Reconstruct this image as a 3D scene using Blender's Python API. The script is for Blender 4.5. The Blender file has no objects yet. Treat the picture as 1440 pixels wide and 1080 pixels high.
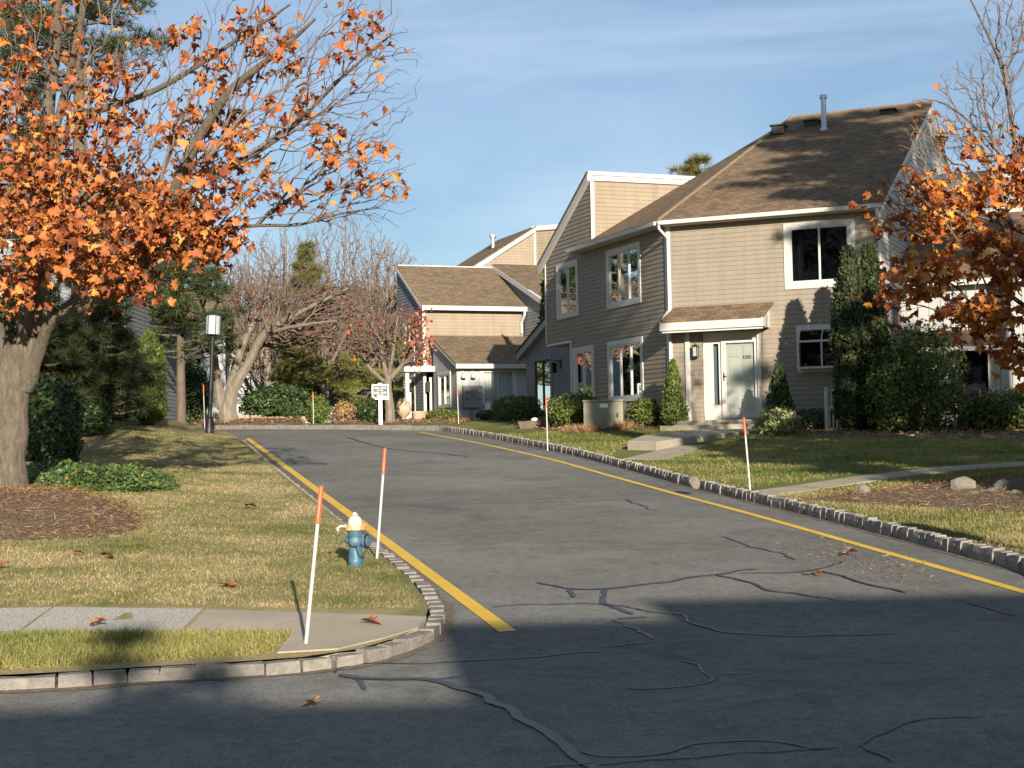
import bpy, math, random
import numpy as np
from mathutils import Vector, Matrix
from mathutils.geometry import delaunay_2d_cdt

random.seed(11)
rng = np.random.default_rng(11)
scn = bpy.context.scene
COL = scn.collection
rad = math.radians

# ------------------------------------------------------------------ camera
F_PX = 2200.0                       # focal length in pixels of a 1440 px wide picture
EYE = np.array([0.0, 0.0, 2.2])
PITCH = math.atan(93 / F_PX)
ROLL = 0.019
_F = np.array([0, math.cos(PITCH), math.sin(PITCH)])
_U0 = np.array([0, -math.sin(PITCH), math.cos(PITCH)])
_R0 = np.array([1.0, 0, 0])
_R = _R0 * math.cos(ROLL) - _U0 * math.sin(ROLL)
_U = _U0 * math.cos(ROLL) + _R0 * math.sin(ROLL)
camd = bpy.data.cameras.new('camera')
camd.sensor_width = 36
camd.lens = 36 * F_PX / 1440
camd.clip_start = 0.1
camd.clip_end = 3000
cam = bpy.data.objects.new('camera', camd)
COL.objects.link(cam)
cam.matrix_world = Matrix(((_R[0], _U[0], -_F[0], EYE[0]), (_R[1], _U[1], -_F[1], EYE[1]), (_R[2], _U[2], -_F[2], EYE[2]), (0, 0, 0, 1)))
scn.camera = cam

# ------------------------------------------------------------------ sun, sky, exposure
SUN_AZ = 168.0          # degrees clockwise from the view direction (+Y): low sun behind the right shoulder
SUN_EL = 16.0
world = bpy.data.worlds.new('World')
scn.world = world
world.use_nodes = True
wn = world.node_tree
wn.nodes.clear()
w_out = wn.nodes.new('ShaderNodeOutputWorld')
w_bg = wn.nodes.new('ShaderNodeBackground')
w_sky = wn.nodes.new('ShaderNodeTexSky')
w_sky.sky_type = 'NISHITA'
w_sky.sun_disc = False
w_sky.sun_elevation = rad(SUN_EL)
w_sky.sun_rotation = rad(SUN_AZ)
w_sky.altitude = 50
w_sky.air_density = 1.0
w_sky.dust_density = 0.4
w_sky.ozone_density = 3.0
w_bg.inputs['Strength'].default_value = 0.054
w_co = wn.nodes.new('ShaderNodeTexCoord')
w_map = wn.nodes.new('ShaderNodeMapping')
w_map.inputs['Scale'].default_value = (1.3, 1.3, 7.0)
w_map.inputs['Rotation'].default_value = (0.12, 0.2, 0.5)
w_noise = wn.nodes.new('ShaderNodeTexNoise')
w_noise.inputs['Scale'].default_value = 1.6
w_noise.inputs['Detail'].default_value = 7
w_noise.inputs['Roughness'].default_value = 0.55
w_noise.inputs['Distortion'].default_value = 0.6
w_ramp = wn.nodes.new('ShaderNodeValToRGB')
w_ramp.color_ramp.elements[0].position = 0.36
w_ramp.color_ramp.elements[0].color = (0, 0, 0, 1)
w_ramp.color_ramp.elements[1].position = 0.80
w_ramp.color_ramp.elements[1].color = (0.75, 0.75, 0.75, 1)
w_mix = wn.nodes.new('ShaderNodeMix')
w_mix.data_type = 'RGBA'
w_mix.inputs[7].default_value = (6.9, 8.3, 10.2, 1)
wn.links.new(w_co.outputs['Generated'], w_map.inputs['Vector'])
wn.links.new(w_map.outputs['Vector'], w_noise.inputs['Vector'])
wn.links.new(w_noise.outputs['Fac'], w_ramp.inputs['Fac'])
wn.links.new(w_ramp.outputs['Color'], w_mix.inputs[0])
wn.links.new(w_sky.outputs['Color'], w_mix.inputs[6])
wn.links.new(w_mix.outputs[2], w_bg.inputs['Color'])
wn.links.new(w_bg.outputs['Background'], w_out.inputs['Surface'])

sund = bpy.data.lights.new('sun', 'SUN')
sund.energy = 5.0
sund.angle = rad(0.53)
sund.color = (1.0, 0.90, 0.76)
sun = bpy.data.objects.new('sun', sund)
COL.objects.link(sun)
SUN_DIR = Vector((math.sin(rad(SUN_AZ)) * math.cos(rad(SUN_EL)), math.cos(rad(SUN_AZ)) * math.cos(rad(SUN_EL)), math.sin(rad(SUN_EL))))
sun.location = SUN_DIR * 100
sun.rotation_euler = SUN_DIR.to_track_quat('Z', 'Y').to_euler()

scn.view_settings.view_transform = 'Standard'
scn.view_settings.look = 'None'
scn.view_settings.gamma = 1.0
scn.view_settings.exposure = 1.02
scn.view_settings.use_curve_mapping = False

# ------------------------------------------------------------------ places: rays through the lens and the lie of the land
def ray(x, y):
    d = _F * F_PX + _R * (x - 720) - _U * (y - 540)
    return d / d[1]
def at(x, y, Y):
    """point seen at pixel (x, y) of the photograph, Y metres ahead"""
    return EYE + ray(x, y) * Y
def zroad(y):
    if y < 0: return 0.0
    if y < 50: return 0.0577 * y
    t = min(y - 50, 14.0)
    return 0.0577 * 50 + 0.0577 * (t - t * t / 28)
def sstep(a, b, v):
    t = min(max((v - a) / (b - a), 0), 1)
    return t * t * (3 - 2 * t)
KERB_R = [(30, 9.2), (16, 9.3), (10, 9.5), (7.2, 10.2), (5.9, 11.3), (5.4, 12.6), (5.2, 14.2), (5.11, 15.8), (4.72, 18.12), (4.36, 20.22), (3.87, 22.64), (3.09, 26.5), (2.45, 30.4), (1.3, 36.56), (-0.43, 43.78), (-2.1, 49.5)]
KERB_FAR = [(-2.1, 49.5), (-2.55, 50.0), (-4.6, 51.5), (-6.9, 53.1), (-11.2, 55.9), (-16, 58.4), (-26, 61.5), (-48, 65)]
KERB_L = [(-40, 10.2), (-12, 10.62), (-6, 10.78), (-3.58, 10.9), (-2.64, 11.1), (-1.67, 11.3), (-1.2, 11.6), (-0.95, 12.0), (-0.77, 12.5), (-0.68, 13.1), (-0.70, 13.7), (-0.83, 14.5), (-1.08, 15.6), (-1.62, 17.94), (-2.42, 21.3), (-3.85, 27.1), (-5.75, 35.1), (-8.35, 46.0), (-9.2, 48.3), (-11, 50.4), (-16, 53), (-26, 56), (-48, 59)]
def kerb_x(path, y):
    ys = np.array([p[1] for p in path]); xs = np.array([p[0] for p in path])
    o = np.argsort(ys)
    return float(np.interp(y, ys[o], xs[o]))
_mainR = [p for p in KERB_R if p[1] > 13]
KERB_L = [((-0.1 - (y - 12.84) * .2309 - .36) if 15 < y < 47 else x - (.07 if 12.8 < y <= 15 else 0), y) for x, y in KERB_L]
_mainL = [p for p in KERB_L if 12 < p[1] < 49]
def z_right(x, y):
    b = 0.0
    if y < 52:
        b = 0.13 * sstep(0.3, 4.5, x - kerb_x(_mainR, y))
    return zroad(y) + 0.125 + b
def z_left(x, y):
    d = kerb_x(_mainL, y) - x
    b = 0.10 * sstep(0.3, 3.0, d)
    b *= sstep(11.3, 13.6, y)
    b += 0.11 * max(0.0, -x - 8.0) * sstep(26, 44, y)
    b += 0.16 * math.exp(-((x + 7.0) / 2.2) ** 2 - ((y - 22.5) / 3.2) ** 2)
    return zroad(y) + 0.085 + b
def land(x, y):
    if y < 10: return zroad(y)
    if x < kerb_x(_mainL, min(max(y, 12), 48)) and y < 50: return z_left(x, y)
    return z_right(x, y)
def ground_at(px, py, off=0.0):
    """where the ray through a pixel meets the land"""
    d = ray(px, py)
    Y = 6.0
    while Y < 130:
        q = EYE + d * Y
        if q[2] < land(q[0], Y) + off:
            return np.array([q[0], q[1], land(q[0], q[1])])
        Y += 0.03
    q = EYE + d * 60
    return np.array([q[0], q[1], land(q[0], q[1])])
def stand(px, Y):
    """point on the land Y metres ahead, below picture column px"""
    q = EYE + ray(px, 600) * Y
    return np.array([q[0], Y, land(q[0], Y)])
def dirv(az):
    a = rad(az)
    return np.array([math.sin(a), math.cos(a), 0.0])

# ------------------------------------------------------------------ materials (all procedural)
MATS = {}
def new_mat(name):
    m = bpy.data.materials.new(name)
    m.use_nodes = True
    nt = m.node_tree
    b = nt.nodes['Principled BSDF']
    MATS[name] = m
    return m, nt, b
def pos_node(nt, scale=(1, 1, 1), rot=(0, 0, 0)):
    g = nt.nodes.new('ShaderNodeNewGeometry')
    mp = nt.nodes.new('ShaderNodeMapping')
    mp.inputs['Scale'].default_value = scale
    mp.inputs['Rotation'].default_value = rot
    nt.links.new(g.outputs['Position'], mp.inputs['Vector'])
    return mp.outputs['Vector']
def noise_node(nt, vec, scale, detail=4, rough=0.55, dist=0.0):
    n = nt.nodes.new('ShaderNodeTexNoise')
    n.inputs['Scale'].default_value = scale
    n.inputs['Detail'].default_value = detail
    n.inputs['Roughness'].default_value = rough
    n.inputs['Distortion'].default_value = dist
    nt.links.new(vec, n.inputs['Vector'])
    return n.outputs['Fac']
def ramp_node(nt, fac, stops):
    r = nt.nodes.new('ShaderNodeValToRGB')
    els = r.color_ramp.elements
    while len(els) < len(stops): els.new(0.5)
    for e, (p, c) in zip(els, stops):
        e.position = p
        e.color = (*c, 1) if len(c) == 3 else c
    nt.links.new(fac, r.inputs['Fac'])
    return r.outputs['Color']
def mix_node(nt, fac, a, b, mode='MIX'):
    m = nt.nodes.new('ShaderNodeMix')
    m.data_type = 'RGBA'
    m.blend_type = mode
    for s, v in ((0, fac), (6, a), (7, b)):
        if hasattr(v, 'is_output') or isinstance(v, bpy.types.NodeSocket): nt.links.new(v, m.inputs[s])
        elif isinstance(v, (int, float)): m.inputs[s].default_value = v
        else: m.inputs[s].default_value = (*v, 1)
    return m.outputs[2]
def bump_node(nt, b, height, strength, dist=0.02):
    bp = nt.nodes.new('ShaderNodeBump')
    bp.inputs['Strength'].default_value = strength
    bp.inputs['Distance'].default_value = dist
    nt.links.new(height, bp.inputs['Height'])
    nt.links.new(bp.outputs['Normal'], b.inputs['Normal'])
def mat_plain(name, c, rough=0.6, var=0.12, scale=3.0, bump=0.0, bscale=60, metal=0.0, spec=0.4, stretch=(1, 1, 1), grime=None):
    m, nt, b = new_mat(name)
    v = pos_node(nt, stretch)
    f = noise_node(nt, v, scale, 6, 0.6)
    c = np.array(c)
    col = ramp_node(nt, f, [(0.3, tuple(c * (1 - var))), (0.7, tuple(np.minimum(c * (1 + var), 1)))])
    if grime:
        f2 = noise_node(nt, v, grime[1], 8, 0.7, 0.5)
        g = ramp_node(nt, f2, [(0.48, (0, 0, 0)), (0.72, (1, 1, 1))])
        col = mix_node(nt, g, col, grime[0])
    nt.links.new(col, b.inputs['Base Color'])
    b.inputs['Roughness'].default_value = rough
    b.inputs['Metallic'].default_value = metal
    b.inputs['Specular IOR Level'].default_value = spec
    if bump:
        bump_node(nt, b, noise_node(nt, v, bscale, 3), bump)
    return m
def mat_leaf(name, stops, rough=0.5, transl=0.3, spec=0.3, patch=None):
    """foliage: colour differs leaf by leaf; some light passes through"""
    m, nt, b = new_mat(name)
    g = nt.nodes.new('ShaderNodeNewGeometry')
    oi = nt.nodes.new('ShaderNodeObjectInfo')
    ad = nt.nodes.new('ShaderNodeMath'); ad.operation = 'ADD'
    fr = nt.nodes.new('ShaderNodeMath'); fr.operation = 'FRACT'
    nt.links.new(g.outputs['Random Per Island'], ad.inputs[0])
    nt.links.new(oi.outputs['Random'], ad.inputs[1])
    nt.links.new(ad.outputs[0], fr.inputs[0])
    col = ramp_node(nt, fr.outputs[0], stops)
    if patch:
        f = noise_node(nt, pos_node(nt), patch[1], 3)
        pm = ramp_node(nt, f, [(0.4, (0, 0, 0)), (0.62, (1, 1, 1))])
        col = mix_node(nt, pm, col, mix_node(nt, 0.75, col, patch[0]))
    nt.links.new(col, b.inputs['Base Color'])
    b.inputs['Roughness'].default_value = rough
    b.inputs['Specular IOR Level'].default_value = spec
    tr = nt.nodes.new('ShaderNodeBsdfTranslucent')
    nt.links.new(col, tr.inputs['Color'])
    mx = nt.nodes.new('ShaderNodeMixShader')
    mx.inputs[0].default_value = transl
    out = nt.nodes['Material Output']
    nt.links.new(b.outputs[0], mx.inputs[1]); nt.links.new(tr.outputs[0], mx.inputs[2])
    nt.links.new(mx.outputs[0], out.inputs['Surface'])
    return m
def mat_glass(name, tint=(0.5, 0.54, 0.56), fac=0.0):
    """window pane: mirror-like film over a tinted see-through sheet"""
    m, nt, b = new_mat(name)
    nt.nodes.remove(b)
    gl = nt.nodes.new('ShaderNodeBsdfGlossy'); gl.inputs['Roughness'].default_value = 0.02
    gl.inputs['Color'].default_value = (0.9, 0.93, 0.95, 1)
    tr = nt.nodes.new('ShaderNodeBsdfTransparent'); tr.inputs['Color'].default_value = (*tint, 1)
    lw = nt.nodes.new('ShaderNodeFresnel'); lw.inputs['IOR'].default_value = 1.22
    ad = nt.nodes.new('ShaderNodeMath'); ad.operation = 'ADD'; ad.use_clamp = True
    ad.inputs[1].default_value = fac
    nt.links.new(lw.outputs[0], ad.inputs[0])
    bp = nt.nodes.new('ShaderNodeBump'); bp.inputs['Strength'].default_value = 0.02; bp.inputs['Distance'].default_value = 0.02
    nt.links.new(noise_node(nt, pos_node(nt), 1.3, 1), bp.inputs['Height'])
    nt.links.new(bp.outputs[0], gl.inputs['Normal'])
    mx = nt.nodes.new('ShaderNodeMixShader')
    nt.links.new(ad.outputs[0], mx.inputs[0]); nt.links.new(tr.outputs[0], mx.inputs[1]); nt.links.new(gl.outputs[0], mx.inputs[2])
    nt.links.new(mx.outputs[0], nt.nodes['Material Output'].inputs['Surface'])
    return m

# asphalt: aggregate speckle, broad wear
m, nt, b = new_mat('asphalt')
v = pos_node(nt)
base = ramp_node(nt, noise_node(nt, v, 0.35, 5, 0.6), [(0.3, (0.150, 0.148, 0.134)), (0.7, (0.215, 0.211, 0.192))])
spk = ramp_node(nt, noise_node(nt, v, 48, 4, 0.85), [(0.30, (0.35, 0.35, 0.36)), (0.47, (0.95, 0.95, 0.95)), (0.60, (1.05, 1.05, 1.05)), (0.72, (2.3, 2.2, 2.05))])
col = mix_node(nt, 0.9, base, spk, 'MULTIPLY')
mot = ramp_node(nt, noise_node(nt, v, 9, 6, 0.75), [(0.3, (0.74, 0.74, 0.75)), (0.7, (1.24, 1.23, 1.20))])
col = mix_node(nt, 0.8, col, mot, 'MULTIPLY')
stain = ramp_node(nt, noise_node(nt, v, 0.9, 8, 0.72, 1.2), [(0.50, (1, 1, 1)), (0.72, (0.62, 0.62, 0.64))])
col = mix_node(nt, 0.8, col, stain, 'MULTIPLY')
nt.links.new(col, b.inputs['Base Color'])
b.inputs['Roughness'].default_value = 0.95
b.inputs['Specular IOR Level'].default_value = 0.0
bump_node(nt, b, noise_node(nt, v, 110, 2), 0.55, 0.012)
mat_plain('crack_tar', (0.030, 0.030, 0.032), 0.42, 0.4, 20, 0.3, 60, spec=0.5)
mat_plain('grit', (0.13, 0.10, 0.07), 0.95, 0.5, 25, 0.6, 40)
# yellow paint, worn
m, nt, b = new_mat('yellow_paint')
v = pos_node(nt)
w = ramp_node(nt, noise_node(nt, v, 26, 6, 0.75), [(0.29, (0, 0, 0)), (0.38, (1, 1, 1))])
yc = ramp_node(nt, noise_node(nt, v, 2.2, 4), [(0.3, (0.58, 0.35, 0.025)), (0.7, (0.68, 0.43, 0.045))])
nt.links.new(mix_node(nt, w, (0.13, 0.12, 0.1), yc), b.inputs['Base Color'])
b.inputs['Roughness'].default_value = 0.7
bump_node(nt, b, noise_node(nt, v, 110, 2), 0.4, 0.01)
# lawn soil/thatch under the blades
GREEN = (0.132, 0.145, 0.042); STRAW = (0.33, 0.265, 0.13)
def lawn_colour(nt, v, green, straw):
    f = noise_node(nt, v, 0.55, 5, 0.62, 0.4)
    f2 = noise_node(nt, v, 4.0, 4, 0.6)
    mx = nt.nodes.new('ShaderNodeMath'); mx.operation = 'MULTIPLY_ADD'
    mx.inputs[1].default_value = 0.35
    nt.links.new(f2, mx.inputs[0])
    sub = nt.nodes.new('ShaderNodeMath'); sub.operation = 'SUBTRACT'; sub.inputs[1].default_value = 0.175
    nt.links.new(f, sub.inputs[0]); nt.links.new(sub.outputs[0], mx.inputs[2])
    return ramp_node(nt, mx.outputs[0], [(0.32, green), (0.48, tuple((np.array(green) + np.array(straw)) / 2)), (0.60, straw)])
def mat_lawn(name, green, straw, blade=False):
    m, nt, b = new_mat(name)
    v = pos_node(nt)
    col = lawn_colour(nt, v, green, straw)
    if blade:
        g = nt.nodes.new('ShaderNodeNewGeometry')
        vr = ramp_node(nt, g.outputs['Random Per Island'], [(0.0, (0.6, 0.65, 0.6)), (0.5, (1, 1, 1)), (1.0, (1.45, 1.3, 1.2))])
        col = mix_node(nt, 1.0, col, vr, 'MULTIPLY')
        tr = nt.nodes.new('ShaderNodeBsdfTranslucent')
        nt.links.new(col, tr.inputs['Color'])
        mxs = nt.nodes.new('ShaderNodeMixShader'); mxs.inputs[0].default_value = 0.3
        nt.links.new(b.outputs[0], mxs.inputs[1]); nt.links.new(tr.outputs[0], mxs.inputs[2])
        nt.links.new(mxs.outputs[0], nt.nodes['Material Output'].inputs['Surface'])
    else:
        dk = ramp_node(nt, noise_node(nt, v, 45, 3, 0.7), [(0.3, (0.75, 0.75, 0.75)), (0.65, (1.2, 1.2, 1.2))])
        col = mix_node(nt, 1.0, col, dk, 'MULTIPLY')
        bump_node(nt, b, noise_node(nt, v, 40, 3, 0.7), 0.9, 0.05)
    nt.links.new(col, b.inputs['Base Color'])
    b.inputs['Roughness'].default_value = 0.8
    b.inputs['Specular IOR Level'].default_value = 0.15
    return m
mat_lawn('lawn', GREEN, STRAW)
mat_lawn('grass_blade', GREEN, (0.375, 0.305, 0.16), True)
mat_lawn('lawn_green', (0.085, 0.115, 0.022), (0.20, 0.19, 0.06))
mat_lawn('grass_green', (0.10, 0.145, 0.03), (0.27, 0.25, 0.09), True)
mat_plain('earth', (0.17, 0.125, 0.075), 0.95, 0.3, 1.5, 0.5, 20)
m, nt, b = new_mat('mulch')
v = pos_node(nt, (1, 1.8, 1))
c1 = ramp_node(nt, noise_node(nt, v, 22, 5, 0.8), [(0.3, (0.065, 0.042, 0.028)), (0.5, (0.17, 0.115, 0.07)), (0.68, (0.30, 0.21, 0.125))])
nt.links.new(c1, b.inputs['Base Color']); b.inputs['Roughness'].default_value = 0.95
bump_node(nt, b, noise_node(nt, v, 25, 5, 0.8), 1.0, 0.06)
mat_plain('concrete', (0.32, 0.275, 0.205), 0.9, 0.14, 1.2, 0.35, 90, grime=((0.26, 0.225, 0.165), 2.5))
m, nt, b = new_mat('concrete_exposed')
v = pos_node(nt)
c1 = ramp_node(nt, noise_node(nt, v, 55, 3, 0.8), [(0.33, (0.13, 0.12, 0.10)), (0.5, (0.36, 0.33, 0.28)), (0.66, (0.5, 0.46, 0.40))])
nt.links.new(c1, b.inputs['Base Color']); b.inputs['Roughness'].default_value = 0.95
bump_node(nt, b, noise_node(nt, v, 55, 3), 0.8, 0.02)
mat_plain('granite', (0.20, 0.18, 0.155), 0.85, 0.28, 9, 0.6, 45, grime=((0.13, 0.115, 0.095), 5.0))
mat_plain('granite_dark', (0.21, 0.19, 0.165), 0.85, 0.3, 9, 0.6, 45, grime=((0.11, 0.1, 0.085), 6.0))
mat_plain('rock', (0.155, 0.135, 0.105), 0.9, 0.25, 6, 0.8, 18, grime=((0.2, 0.18, 0.13), 3.0))
def mat_siding(name, c, var=0.05):
    m, nt, b = new_mat(name)
    v = pos_node(nt, (1, 1, 6))
    c = np.array(c)
    col = ramp_node(nt, noise_node(nt, v, 0.8, 6, 0.65), [(0.3, tuple(c * (1 - var * 1.6))), (0.7, tuple(c * (1 + var)))])
    st = ramp_node(nt, noise_node(nt, pos_node(nt, (5, 5, 0.35)), 1.0, 6, 0.7), [(0.42, (1, 1, 1)), (0.75, (0.72, 0.70, 0.67))])
    nt.links.new(mix_node(nt, 0.7, col, st, 'MULTIPLY'), b.inputs['Base Color'])
    b.inputs['Roughness'].default_value = 0.62
    b.inputs['Specular IOR Level'].default_value = 0.3
    bump_node(nt, b, noise_node(nt, pos_node(nt, (2, 2, 25)), 6, 4), 0.12, 0.01)
    return m
mat_siding('siding_tan', (0.245, 0.208, 0.158))
mat_siding('siding_pale', (0.265, 0.213, 0.152))
mat_siding('siding_blue', (0.20, 0.21, 0.225))
mat_siding('siding_white', (0.38, 0.38, 0.365))
mat_siding('siding_grey', (0.33, 0.34, 0.34))
mat_plain('white_trim', (0.47, 0.455, 0.415), 0.5, 0.06, 2.0, grime=((0.5, 0.47, 0.41), 3.0))
mat_plain('pale_trim', (0.48, 0.47, 0.44), 0.55, 0.06, 2.0)
mat_plain('soffit', (0.45, 0.40, 0.33), 0.7, 0.08, 2)
mat_plain('room', (0.035, 0.033, 0.032), 0.9, 0.2, 1)
mat_plain('curtain', (0.13, 0.14, 0.135), 0.8, 0.15, 8, stretch=(6, 6, 0.5))
mat_plain('curtain_white', (0.72, 0.72, 0.68), 0.8, 0.1, 8, stretch=(6, 6, 0.5))
mat_glass('glass')
mat_glass('glass_clear', (0.86, 0.88, 0.88), 0.03)
mat_glass('glass_bright', (0.6, 0.65, 0.65), 0.16)
# roof shingles: rows of tabs with uneven tone
def mat_shingle(name, u_az, tones, slope_axis_scale=1.15):
    m, nt, b = new_mat(name)
    g = nt.nodes.new('ShaderNodeNewGeometry')
    ud = dirv(u_az)
    def dot(vec3):
        d = nt.nodes.new('ShaderNodeVectorMath'); d.operation = 'DOT_PRODUCT'
        d.inputs[1].default_value = tuple(vec3)
        nt.links.new(g.outputs['Position'], d.inputs[0])
        return d.outputs['Value']
    cb = nt.nodes.new('ShaderNodeCombineXYZ')
    nt.links.new(dot(ud), cb.inputs[0]); nt.links.new(dot((0, 0, 2.0)), cb.inputs[1])
    br = nt.nodes.new('ShaderNodeTexBrick')
    br.inputs['Scale'].default_value = 1.0
    br.inputs['Brick Width'].default_value = 0.24
    br.inputs['Row Height'].default_value = 0.14
    br.inputs['Mortar Size'].default_value = 0.008
    br.inputs['Bias'].default_value = 0.0
    br.offset = 0.37
    br.inputs['Color1'].default_value = (*tones[0], 1)
    br.inputs['Color2'].default_value = (*tones[1], 1)
    br.inputs['Mortar'].default_value = (*tones[2], 1)
    nt.links.new(cb.outputs[0], br.inputs['Vector'])
    vv = pos_node(nt)
    big = ramp_node(nt, noise_node(nt, vv, 0.5, 6, 0.65), [(0.3, (0.9, 0.9, 0.9)), (0.7, (1.06, 1.05, 1.04))])
    col = mix_node(nt, 1.0, br.outputs['Color'], big, 'MULTIPLY')
    fine = ramp_node(nt, noise_node(nt, vv, 40, 2, 0.7), [(0.3, (0.75, 0.75, 0.75)), (0.7, (1.2, 1.2, 1.2))])
    col = mix_node(nt, 1.0, col, fine, 'MULTIPLY')
    nt.links.new(col, b.inputs['Base Color'])
    b.inputs['Roughness'].default_value = 0.92
    b.inputs['Specular IOR Level'].default_value = 0.2
    bump_node(nt, b, br.outputs['Fac'], -0.6, 0.02)
    return m
TONES = ((0.122, 0.084, 0.051), (0.205, 0.142, 0.088), (0.06, 0.042, 0.027))
mat_shingle('shingle_front', 114, TONES)
mat_shingle('shingle_side', -21, TONES)
mat_shingle('shingle_cross', 69, ((0.125, 0.091, 0.056), (0.195, 0.143, 0.087), (0.07, 0.05, 0.032)))
mat_plain('ridge_cap', (0.18, 0.127, 0.082), 0.92, 0.25, 6, 0.3, 60)
# bark
m, nt, b = new_mat('bark_maple')
v = pos_node(nt, (1, 1, 0.3))
c1 = ramp_node(nt, noise_node(nt, v, 11, 8, 0.78, 0.8), [(0.3, (0.075, 0.058, 0.042)), (0.5, (0.155, 0.125, 0.09)), (0.72, (0.24, 0.2, 0.15))])
nt.links.new(c1, b.inputs['Base Color']); b.inputs['Roughness'].default_value = 0.95
bump_node(nt, b, noise_node(nt, v, 17, 7, 0.75, 0.6), 1.0, 0.09)
mat_plain('bark_grey', (0.17, 0.14, 0.105), 0.95, 0.3, 9, 0.7, 22, stretch=(1, 1, 0.3))
mat_plain('bark_dark', (0.11, 0.085, 0.06), 0.95, 0.3, 9, 0.7, 22, stretch=(1, 1, 0.3))
mat_plain('twig', (0.125, 0.088, 0.068), 0.9, 0.25, 4)
mat_plain('twig_grey', (0.15, 0.115, 0.10), 0.9, 0.2, 4)
mat_leaf('maple_leaf', [(0.0, (0.12, 0.030, 0.014)), (0.25, (0.27, 0.075, 0.025)), (0.55, (0.38, 0.12, 0.034)), (0.85, (0.49, 0.18, 0.05)), (1.0, (0.50, 0.26, 0.06))], 0.6, 0.2)
mat_leaf('maple_leaf_right', [(0.0, (0.18, 0.035, 0.012)), (0.4, (0.38, 0.10, 0.022)), (0.75, (0.55, 0.19, 0.035)), (1.0, (0.60, 0.32, 0.05))], 0.55, 0.25)
mat_leaf('red_leaf', [(0.0, (0.26, 0.05, 0.03)), (0.5, (0.42, 0.11, 0.055)), (1.0, (0.52, 0.19, 0.08))], 0.55, 0.3)
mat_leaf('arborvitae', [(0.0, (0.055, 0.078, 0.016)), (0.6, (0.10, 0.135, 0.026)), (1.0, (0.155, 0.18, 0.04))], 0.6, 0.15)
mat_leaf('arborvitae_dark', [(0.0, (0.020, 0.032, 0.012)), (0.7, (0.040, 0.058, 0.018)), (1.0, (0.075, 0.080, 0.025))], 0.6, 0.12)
mat_leaf('yew', [(0.0, (0.040, 0.062, 0.014)), (0.6, (0.085, 0.115, 0.022)), (1.0, (0.15, 0.165, 0.035))], 0.55, 0.15)
mat_leaf('boxwood', [(0.0, (0.045, 0.070, 0.016)), (0.6, (0.095, 0.130, 0.024)), (0.93, (0.16, 0.18, 0.035)), (1.0, (0.25, 0.16, 0.05))], 0.45, 0.18)
mat_leaf('evergreen_leaf', [(0.0, (0.022, 0.040, 0.014)), (0.7, (0.045, 0.075, 0.022)), (1.0, (0.08, 0.11, 0.03))], 0.4, 0.12)
mat_leaf('variegated', [(0.0, (0.10, 0.13, 0.04)), (0.5, (0.24, 0.27, 0.10)), (1.0, (0.48, 0.46, 0.24))], 0.5, 0.2)
mat_leaf('ivy', [(0.0, (0.030, 0.058, 0.016)), (0.6, (0.075, 0.125, 0.030)), (0.95, (0.14, 0.17, 0.045)), (1.0, (0.3, 0.16, 0.06))], 0.45, 0.18)
mat_leaf('pine_needle', [(0.0, (0.024, 0.040, 0.014)), (0.6, (0.048, 0.068, 0.020)), (1.0, (0.085, 0.095, 0.030))], 0.5, 0.12)
mat_leaf('golden_pine', [(0.0, (0.07, 0.09, 0.022)), (0.5, (0.17, 0.18, 0.04)), (1.0, (0.30, 0.27, 0.06))], 0.5, 0.15)
mat_leaf('olive_needle', [(0.0, (0.07, 0.07, 0.022)), (0.5, (0.13, 0.125, 0.04)), (1.0, (0.20, 0.17, 0.06))], 0.5, 0.12)
mat_leaf('straw', [(0.0, (0.17, 0.09, 0.045)), (0.5, (0.31, 0.18, 0.085)), (1.0, (0.44, 0.29, 0.14))], 0.8, 0.1)
mat_leaf('mulch_chip', [(0.0, (0.06, 0.035, 0.022)), (0.5, (0.22, 0.12, 0.065)), (0.85, (0.36, 0.20, 0.10)), (1.0, (0.42, 0.33, 0.25))], 0.9, 0.0)
mat_plain('orange_paint', (0.58, 0.10, 0.03), 0.45, 0.08, 6)
mat_plain('white_rod', (0.45, 0.44, 0.42), 0.45, 0.07, 12, grime=((0.5, 0.48, 0.42), 8))
mat_plain('hydrant_blue', (0.035, 0.12, 0.19), 0.45, 0.2, 7, 0.15, 50, grime=((0.15, 0.125, 0.08), 11))
mat_plain('hydrant_white', (0.46, 0.43, 0.36), 0.5, 0.1, 9, 0.1, 50, grime=((0.45, 0.32, 0.2), 16))
mat_plain('hydrant_orange', (0.55, 0.25, 0.09), 0.6, 0.2, 12, 0.1, 50, grime=((0.6, 0.5, 0.36), 12))
mat_plain('iron_dark', (0.02, 0.02, 0.022), 0.5, 0.2, 10)
mat_plain('black_metal', (0.018, 0.018, 0.02), 0.42, 0.2, 5)
mat_plain('lamp_glass', (0.36, 0.39, 0.38), 0.35, 0.08, 3)
mat_plain('sign_white', (0.80, 0.80, 0.80), 0.45, 0.03, 3)
mat_plain('sign_dark', (0.045, 0.065, 0.06), 0.5, 0.1, 6)
mat_plain('utility_green', (0.23, 0.225, 0.155), 0.55, 0.1, 2, grime=((0.15, 0.14, 0.09), 3))
mat_plain('meter_grey', (0.21, 0.22, 0.23), 0.5, 0.08, 4)
mat_plain('galvanised', (0.50, 0.51, 0.50), 0.35, 0.12, 9, metal=0.7)
mat_plain('vent_dark', (0.045, 0.038, 0.032), 0.7, 0.2, 6)
mat_plain('door_cream', (0.52, 0.50, 0.43), 0.5, 0.05, 3)
mat_plain('door_brown', (0.12, 0.085, 0.06), 0.5, 0.1, 3)
mat_plain('terracotta', (0.42, 0.30, 0.20), 0.8, 0.12, 7)
mat_plain('sticker', (0.75, 0.73, 0.68), 0.5, 0.03, 5)
MT = MATS

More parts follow.
